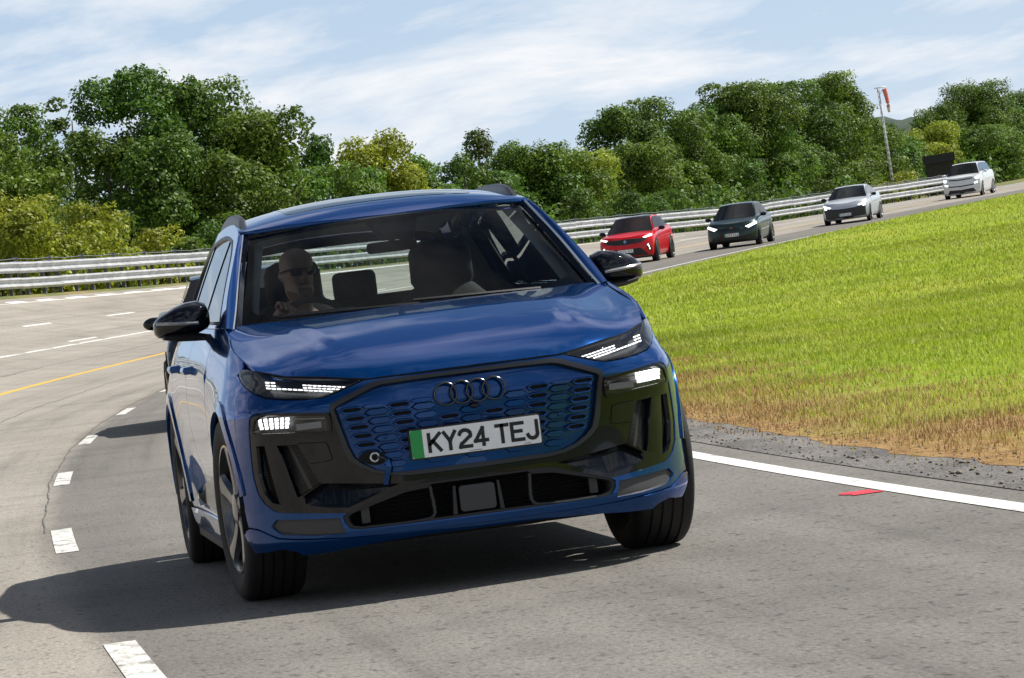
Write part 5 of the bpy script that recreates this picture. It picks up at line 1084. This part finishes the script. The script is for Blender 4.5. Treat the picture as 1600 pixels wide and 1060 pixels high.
def ringpts(z, hw, fr, bk, ishead):
    out = []
    for k in range(72):
        t = 2 * math.pi * k / 72; sx, cy_ = math.sin(t), -math.cos(t)                 # t = 0 faces the road
        x_, y_ = hw * math.copysign(abs(sx) ** .85, sx), (fr if cy_ < 0 else bk) * math.copysign(abs(cy_) ** .85, cy_)
        if ishead:
            a = (t + math.pi) % (2 * math.pi) - math.pi; g_ = lambda a0, z0, wa, wz: math.exp(-((a - a0) / wa) ** 2 - ((z - z0) / wz) ** 2)
            y_ -= .024 * g_(0, .096, .17, .016) + .012 * g_(0, .118, .12, .02) + .004 * g_(0, .147, .7, .01) - .007 * (g_(.38, .130, .2, .012) + g_(-.38, .130, .2, .012)) + .006 * g_(0, .055, .3, .008) + .006 * g_(0, .022, .35, .015)
            e_ = .020 * (g_(1.72, .112, .16, .026) + g_(-1.72, .112, .16, .026)); x_ += math.copysign(e_, x_)
            c_, s_ = math.cos(TURN), math.sin(TURN); x_, y_ = x_ * c_ - y_ * s_, x_ * s_ + y_ * c_
        out.append((HX + x_, HY + y_, HZ + z))
    return out
mb = MB(); mb.loft([ringpts(*r_, False) for r_ in rings_] + [ringpts(*r_, True) for r_ in head]); nskin = len(mb.f)
body = mb.build('body', M['skin'], drv, fix=False); body.data.materials.append(M['stubble']); body.data.materials.append(M['shirt'])
for p_ in body.data.polygons:
    c = p_.center; lz = c.z - HZ; dx, dy = c.x - HX, c.y - HY; c_, s_ = math.cos(-TURN), math.sin(-TURN); lx, ly = dx * c_ - dy * s_, dx * s_ + dy * c_
    if lz < -.055: p_.material_index = 2
    elif ly < .01 and lz > -.012 and ((lx / .034) ** 2 + ((lz - .034) / .034) ** 2 < 1 or lz < .018 + .9 * max(0, abs(lx) - .03) or (.064 < lz < .076 and abs(lx) < .030)) and not (.050 < lz < .062 and abs(lx) < .022): p_.material_index = 1
sg = bpy.data.objects.new('sunglasses', None); COL.link(sg); sg.parent = drv; sg.location = (HX, HY, HZ + .127); sg.rotation_euler = (0, 0, TURN)
for s in (1, -1):
    lensp = round_poly([(s * .008, .014), (s * .064, .018), (s * .060, -.018), (s * .034, -.022), (s * .014, -.016)], .008); mb = MB(); mb.prism(lensp, lambda p_: (p_[0], -.103 + abs(p_[0]) ** 2 * 4.5, p_[1]), lambda p_: (p_[0], -.099 + abs(p_[0]) ** 2 * 4.5, p_[1])); mb.build('lens', M['gloss'], sg, False)
    mb = MB(); mb.tube([(s * .062, -.085, .012), (s * .078, -.06, .010), (s * .082, 0, .004), (s * .080, .02, -.004)], .004, 6); mb.build('temple', M['gloss'], sg)
mb = MB(); mb.tube([(-.012, -.103, .008), (0, -.107, .010), (.012, -.103, .008)], .003, 6); mb.build('bridge', M['gloss'], sg)
# arm and hand on the wheel
mb = MB(); mb.tube([(-.55, 2.74, 1.07), (-.60, 2.62, .94), (-.58, 2.50, .97), (-.50, 2.37, 1.13)], [.055, .05, .04, .03], 10); mb.build('sleeve', M['shirt'], drv)
mb = MB(); mb.tube([(-.515, 2.39, 1.10), (-.495, 2.36, 1.145), (-.478, 2.335, 1.172)], [.027, .033, .028], 10)
for i, (dx, L_) in enumerate(((-.030, .95), (-.010, 1.05), (.010, 1.0), (.028, .85))):
    b_ = Vector((-.478 + dx * .9, 2.333 + abs(dx) * .2, 1.176 - dx * .4)); mb.tube([b_, b_ + Vector((.008, -.028, .020)) * L_, b_ + Vector((.016, -.052, .016)) * L_, b_ + Vector((.022, -.058, -.008)) * L_], [.0105, .0098, .009, .0075], 8)
mb.tube([(-.470, 2.345, 1.165), (-.452, 2.338, 1.190), (-.446, 2.325, 1.205)], [.012, .011, .009], 8); mb.build('hand', M['skin'], drv)
# ---------------------------------------------------------------- the cars that follow
def follow_car(label, s, u, c, scale=1.0):
    """c: dict of sizes, colours and nose details; nose faces the camera, local frame as the SUV's"""
    loc = track(s, u); root = empty(c.get('name', 'car'), tuple(loc), (0, math.atan(math.tan(BETA)) * (1 if s < 150 else .6), -float(np.interp(s, TS, TPHI)) + c.get('yaw', 0))); root.scale = (scale,) * 3
    tag(root, label, 'car', 'cars following the blue SUV'); L_, W, H = c['L'] * 1., c['W'] / 2, c['H']; zb = c.get('zb', .20); zn, zc, yc, zbelt = c['zn'], c['zc'], c['yc'], c['zbelt']
    ys = [0, .25, .6, yc, yc + .6, L_ * .62, L_ - .25, L_]; zt = [zn, zn + (zc - zn) * .42, zn + (zc - zn) * .68, zc, zbelt, zbelt + .03, zbelt + .06, zbelt + .05]
    ztop = lambda y: np.interp(y, ys, zt)
    vs_ = np.array([0, .08, .2, .38, .58, .76, .9, 1.0]); wpr = np.array([.90, .955, .975, .99, 1.0, .992, .965, .915]); npr = np.array([.07, .02, .0, .0, .01, .035, .075, .14]) * c.get('rake', 1.); kc = c.get('kc', .34)
    xs_ = np.concatenate([np.linspace(0, .8, 9), [.88, .94, .98]])
    def nosey(x, v): w = W * np.interp(v, vs_, wpr); return np.interp(v, vs_, npr) + kc * (np.abs(x) / w) ** 3.4
    rows = []
    for v, wp in zip(vs_, wpr):
        w = W * wp; pts = [(x * w, float(nosey(x * w, v))) for x in xs_]; pts += [(w, y) for y in np.linspace(.62, L_ - .5, 14)] + [(w * math.cos(t) ** .6 if math.cos(t) > 0 else 0, L_ - .5 + (.5 - np.interp(v, vs_, npr)) * math.sin(t) ** .8) for t in np.linspace(.12, math.pi / 2, 9)]
        rows.append([(x, y, zb + v * (ztop(y) - zb)) for x, y in pts])
    for nm, sl in (('body', slice(0, 8)),):
        full = [r_ + [(-x, y, z) for x, y, z in r_[::-1][1:-1]] for r_ in rows[sl]]
        mb = MB(); mb.loft(full, closed=True, cap=False)
        tr = rows[-1]; tx = np.array([p_[0] for p_ in tr]); ty = np.array([p_[1] for p_ in tr]); st = [];
        for y in np.concatenate([np.linspace(ty[0] + .001, yc, 12), np.linspace(yc + .1, L_ - .16, 12)]):
            i_n = np.argmax(ty >= .62 - 1e-9); hw = np.interp(y, ty[:i_n + 1], tx[:i_n + 1]) if y < .62 else (W * wpr[-1] if y < L_ - .5 else np.interp(-y, -ty[::-1][:10], tx[::-1][:10]))
            st.append([(hw * k, y, float(ztop(y)) + c.get('crown', .05) * (1 - k ** 2) * min(1, (y - ty[0]) / .35)) for k in np.linspace(-1, 1, 13)])
        mb.loft(st, closed=False); o = mb.build(nm, c['paint'], root)
    # cabin
    xa, xt = W * .86, W * .64; A0 = (xa, yc - .05, zc - .01); A1 = (xt, c['yt'], H - .055); C1 = (xt * .96, c['yr'], c.get('zr', H - .10)); C0 = (xa * .93, c.get('yb', L_ - .28), zbelt + .03); B0 = (xa, yc + .5, zbelt - .005)
    def mirx(p_): return (-p_[0], p_[1], p_[2])
    mb = MB(); n = 9
    def arcx(p_, bow, up): return [(p_[0] * k, p_[1] - bow * (1 - k * k), p_[2] + up * (1 - k * k)) for k in np.linspace(-1, 1, n)]
    ym = (A1[1] + C1[1]) / 2; prof = [arcx(A1, .07, .035), arcx((xt * 1.02, A1[1] + .25, H - .015), .04, .03), arcx((xt * 1.02, ym, H - .005), 0, .02), arcx((xt, C1[1] - .3, (H + C1[2]) / 2), 0, .025), arcx(C1, -.03, .02)]
    pm = [prof[0]] + [[(x, y, z) for x, y, z in r_] for r_ in prof[1:]]; mb.loft(pm, closed=False); mb.build('roof', c.get('roof', c['paint']), root)
    def ruled(nm, r0, r1, mat, a0=0., a1=1., k0=-1., k1=1., out=0.):
        mb = MB(); rows_ = []
        for t in np.linspace(a0, a1, 5):
            rr = [tuple(np.array(p0) * (1 - t) + np.array(p1) * t + np.array([0, -.35, .9]) * out) for p0, p1 in zip(r0, r1)]
            i0 = int(round((k0 + 1) / 2 * (n - 1))); i1 = int(round((k1 + 1) / 2 * (n - 1))); rows_.append(rr[i0:i1 + 1])
        mb.loft(rows_, closed=False); return mb.build(nm, mat, root)
    ruled('windscreen', arcx(A0, .22, .0), prof[0], M['car_glass'])
    ruled('rear_window', prof[-1], arcx(C0, -.10, .0), M['car_glass'])
    for sg_ in (1, -1):
        f_ = (lambda p_: p_) if sg_ > 0 else mirx
        e_ = lambda p_, d: (p_[0] + d, p_[1], p_[2])
        mb = MB(); top = [(xt * 1.0, A1[1], A1[2]), (xt * 1.02, A1[1] + .25, H - .015), (xt * 1.02, ym, H - .005), (xt, C1[1] - .3, (H + C1[2]) / 2), C1]; poly = [A0] + top + [C0, (xa, L_ * .62, zbelt + .01), B0]; mb.add([f_(p_) for p_ in poly], [tuple(range(len(poly)))]); mb.build('cabin_side', c['paint'], root, False)
        cen = np.mean(np.array(poly), 0); gp = [tuple(cen + (np.array(p_) - cen) * np.array([1, .91, .80]) + np.array([.006 + .0, 0, 0])) for p_ in poly]
        bx = xa + .006
        gp = [(xa - (xa - xt) * (p_[2] - zbelt) / (H - zbelt) + .008, p_[1], p_[2]) for p_ in gp]
        mb = MB(); mb.add([f_(p_) for p_ in gp], [tuple(range(len(gp)))]); mb.build('side_window', M['car_glass'], root, False)
        yB = (A1[1] + .55); mb = MB(); mb.add([f_(p_) for p_ in [(bx + .004, yB, zbelt + .02), (bx + .004, yB + .09, zbelt + .02), (xt + .03, yB + .05, H - .09), (xt + .03, yB - .03, H - .09)]], [(0, 1, 2, 3)]); mb.build('pillar', M['plastic'], root, False)
        # mirror
        mb = MB(); mb.ellipsoid((sg_ * (W + .10), yc + .42, zc + .06), (.115, .07, .07), 12, 8); mb.tube([(sg_ * (W - .05), yc + .40, zc - .005), (sg_ * (W + .04), yc + .42, zc + .03)], .025, 6); mb.build('door_mirror', c.get('mirror', M['gloss']), root)
        # wheels with dark arches
        for wy in (c['wf'], c['wf'] + c['wb']):
            r_ = c.get('wr', .35); mb = MB(); mb.lathe_x([(0, 0), (0, r_ + .055), (.012, r_ + .055), (.012, 0)], 28); o = mb.build('arch_trim', c.get('arch', M['plastic']), root, False); o.location = (sg_ * (W - .004) - (.012 if sg_ < 0 else 0) + (.0 if sg_ > 0 else .0), wy, r_ + .02)
            w = bpy.data.objects.new('wheel', None); COL.link(w); w.parent = root; w.location = (sg_ * (W - .085), wy, r_); w.rotation_euler = (0, 0, (R(c.get('steer', 5)) if wy == c['wf'] else 0) + (math.pi if sg_ > 0 else 0))
            mb = MB(); mb.lathe_x([(-.10, r_ * .7), (-.118, r_ * .8), (-.116, r_ * .93), (-.09, r_ * .995), (.09, r_ * .995), (.11, r_ * .9), (.11, r_ * .6)], 32); mb.build('tyre', M['rubber'], w)
            mb = MB(); mb.lathe_x([(-.085, 0), (-.085, r_ * .66), (-.11, r_ * .70)], 24); mb.build('rim', M['rim'], w)
            for k in range(5):
                t = 2 * math.pi * k / 5; c_, s_ = math.cos(t), math.sin(t); mb = MB(); mb.add([(-.112, r * c_ - o_ * s_, r * s_ + o_ * c_) for r, o_ in ((.04, -.035), (r_ * .67, -.05), (r_ * .67, .05), (.04, .035))], [(0, 1, 2, 3)]); mb.build('spoke', M['rim_pol'], w, False)
    # nose details: polygons (x, v) laid on the nose surface
    def nmap(x, v): x = np.asarray(x, float); v = np.asarray(v, float) + 0 * x; y = np.interp(v, vs_, npr) + kc * (np.abs(x) / (W * np.interp(v, vs_, wpr))) ** 3.4; return np.stack([x, y, zb + v * (np.interp(y, ys, zt) - zb)], -1)
    def on_nose(nm, mat, poly, out=.006, parent=root):
        if any(abs(p_[0]) < 1e-6 for p_ in poly): panel(nm, mat, parent, mirror_poly([p_ for p_ in poly]), nmap, .07, flange=.02, off=out)
        else:
            for sg_ in (1, -1): panel(nm, mat, parent, poly, nmap, .07, flange=.02, off=out, side=sg_)
    c['nose'](on_nose, W)
    # number plate
    px_, pv = c.get('plate', (0, .34)); zpl = zb + pv * (zn - zb); p0 = float(nosey(.0, pv)) - .03; pl_ = bpy.data.objects.new('number_plate', None); COL.link(pl_); pl_.parent = root; pl_.location = (px_, p0, zpl)
    mb = MB(); mb.box(-.26, .26, 0, .02, -.056, .056); mb.build('plate_face', M['white_plate'], pl_, False)
    if c.get('green'): mb = MB(); mb.box(-.26, -.212, -.002, .0, -.056, .056); mb.build('green_flash', M['plate_green'], pl_, False)
    x = -.19
    for ch in c.get('chars', 'LLLL LLL'):
        if ch == ' ': x += .026; continue
        mb = MB(); mb.box(x, x + .014, -.003, 0, -.036, .036); mb.box(x + .0142, x + .043, -.003, 0, *((.022, .036) if ch == 'T' else (-.036, -.022) if ch == 'L' else (-.007, .007))); mb.build('letter', M['plate_black'], pl_, False); x += .061
    mb = MB(); mb.box(-W * .88, W * .88, .30, L_ - .2, zb - .03, zb + .25); mb.build('underbody', M['dark'], root, False)
    # seats seen through the glass
    for sx in (-.36, .36):
        mb = MB(); mb.prism(rbox(-.23, .23, zbelt - .35, zbelt + .10, .06), lambda p_: (sx + p_[0], yc + 1.35, p_[1]), lambda p_: (sx + p_[0], yc + 1.45, p_[1])); mb.prism(rbox(-.13, .13, zbelt + .11, zbelt + .30, .05), lambda p_: (sx + p_[0], yc + 1.38, p_[1]), lambda p_: (sx + p_[0], yc + 1.46, p_[1])); mb.build('seat', M['fabric'], root, False)
    return root
M['car_glass'] = glass_mat('car_window_glass', (.16, .19, .19), .55)
M['red'] = car_paint('red_paint', (.62, .006, .012), .1, .3); M['green'] = car_paint('dark_green_paint', (.025, .045, .042), .5, .3); M['silver'] = car_paint('silver_paint', (.56, .60, .64), .3, .32); M['white'] = car_paint('white_paint', (.68, .70, .72), .1, .3); M['navy'] = car_paint('graphite_paint', (.02, .03, .055), .5, .3)
M['logo'] = pmat('pale_logo', (.35, .45, .6), .3, metal=.5); M['copper'] = pmat('copper_logo', (.4, .16, .07), .3, metal=.8)
def nose_red(on, W):
    on('grille_band', M['satin'], [(0, .93), (.60, .90), (.78, .92), (.74, .80), (.55, .72), (0, .66)]); on('headlamp', M['led'], [(.60, .915), (.86, .955), (.88, .90), (.66, .86)], .012)
    on('lower_intake', M['plastic'], [(0, .46), (.50, .47), (.62, .30), (.74, .06), (0, .03)]); on('light_blade', M['plastic'], [(.70, .58), (.80, .62), (.84, .30), (.74, .28)]); on('daytime_lamp', M['led'], [(.715, .56), (.765, .58), (.80, .33), (.77, .31), (.775, .42)], .012)
    on('badge', M['logo'], [(0, .90), (.055, .82), (0, .73)], .016)
    on('skirt', M['insert'], [(0, .06), (.80, .08), (.80, .01), (0, .0)], .008)
def nose_green(on, W):
    on('headlamp', M['led'], [(.50, .80), (.86, .90), (.89, .80), (.62, .70)], .012); on('lower_intake', M['plastic'], [(0, .30), (.70, .34), (.80, .10), (0, .04)]); on('slot', M['satin'], [(0, .66), (.45, .68), (.5, .62), (0, .58)]); on('badge', M['copper'], [(0, .84), (.06, .80), (0, .74)], .014)
def nose_silver(on, W):
    on('black_mask', M['satin'], [(0, .70), (.50, .72), (.80, .80), (.86, .62), (.84, .06), (0, .03)]); on('headlamp', M['led'], [(.56, .82), (.90, .91), (.90, .84), (.64, .76)], .012); on('daytime_lamp', M['led'], [(.72, .74), (.86, .80), (.86, .70), (.80, .66)], .014); on('badge', M['logo'], [(0, .80), (.04, .77), (0, .73)], .012)
def nose_white(on, W):
    on('upper_line', M['plastic'], [(0, .90), (.62, .93), (.62, .87), (0, .84)]); on('mid_line', M['plastic'], [(0, .52), (.66, .55), (.66, .48), (0, .45)]); on('headlamp', M['led'], [(.72, .90), (.90, .93), (.91, .80), (.80, .78)], .012); on('daytime_lamp', M['led'], [(.68, .62), (.86, .66), (.86, .58), (.70, .55)], .012); on('lower_intake', M['plastic'], [(0, .26), (.62, .30), (.74, .06), (0, .03)])
def nose_dim(on, W):
    on('headlamp', M['lampbody'], [(.50, .80), (.86, .90), (.89, .80), (.62, .70)], .012); on('lower_intake', M['plastic'], [(0, .30), (.70, .34), (.80, .10), (0, .04)])
follow_car('bright red crossover with black roof behind the door mirror of blue SUV', 122.6, 1.75, dict(name='crossover', L=4.47, W=1.86, H=1.57, zn=.88, zc=1.03, yc=1.15, zbelt=1.08, yt=1.98, yr=3.75, wf=.83, wb=2.78, wr=.36, paint=M['red'], roof=M['gloss'], nose=nose_red, plate=(0, .36), chars='TLTL LTL', arch=M['plastic'], yaw=0.03), 1.04)
follow_car('dark green hatchback with lit headlamps between red and silver cars', 131.0, -.3, dict(name='hatchback', L=4.32, W=1.81, H=1.54, zn=.80, zc=1.00, yc=.98, zbelt=1.04, yt=1.88, yr=3.7, wf=.82, wb=2.77, wr=.35, paint=M['green'], nose=nose_green, green=True, plate=(0, .42), chars='LTLT TLL', rake=1.3, arch=M['green'], yaw=.055), 1.04)
follow_car('pale silver fastback with black lower front near the windsock mast', 154.6, .62, dict(name='fastback', L=4.84, W=1.94, H=1.54, zn=.80, zc=1.02, yc=1.25, zbelt=1.08, yt=2.2, yr=3.9, zr=1.40, wf=.86, wb=3.0, wr=.37, paint=M['silver'], nose=nose_silver, green=True, plate=(0, .30), chars='TLTL LLT', arch=M['silver'], yaw=.10), 1.02)
follow_car('boxy white SUV farthest back, in front of the dark shed', 187.3, 3.85, dict(name='boxy_suv', L=5.0, W=1.98, H=1.76, zn=1.02, zc=1.16, yc=1.05, zbelt=1.20, yt=1.72, yr=4.6, wf=.87, wb=3.1, wr=.39, paint=M['white'], nose=nose_white, plate=(0, .36), chars='LLTT LTL', rake=.7, kc=.26, mirror=M['white'], arch=M['white'], yaw=.10), .98)
follow_car('dark graphite car mostly hidden close behind the blue SUV', 24.2, -.31, dict(name='car', L=4.5, W=1.86, H=1.55, zn=.85, zc=1.03, yc=1.1, zbelt=1.08, yt=1.95, yr=3.75, wf=.83, wb=2.78, wr=.36, paint=M['navy'], nose=nose_dim, plate=(0, .42), chars='LTLT TLL'))
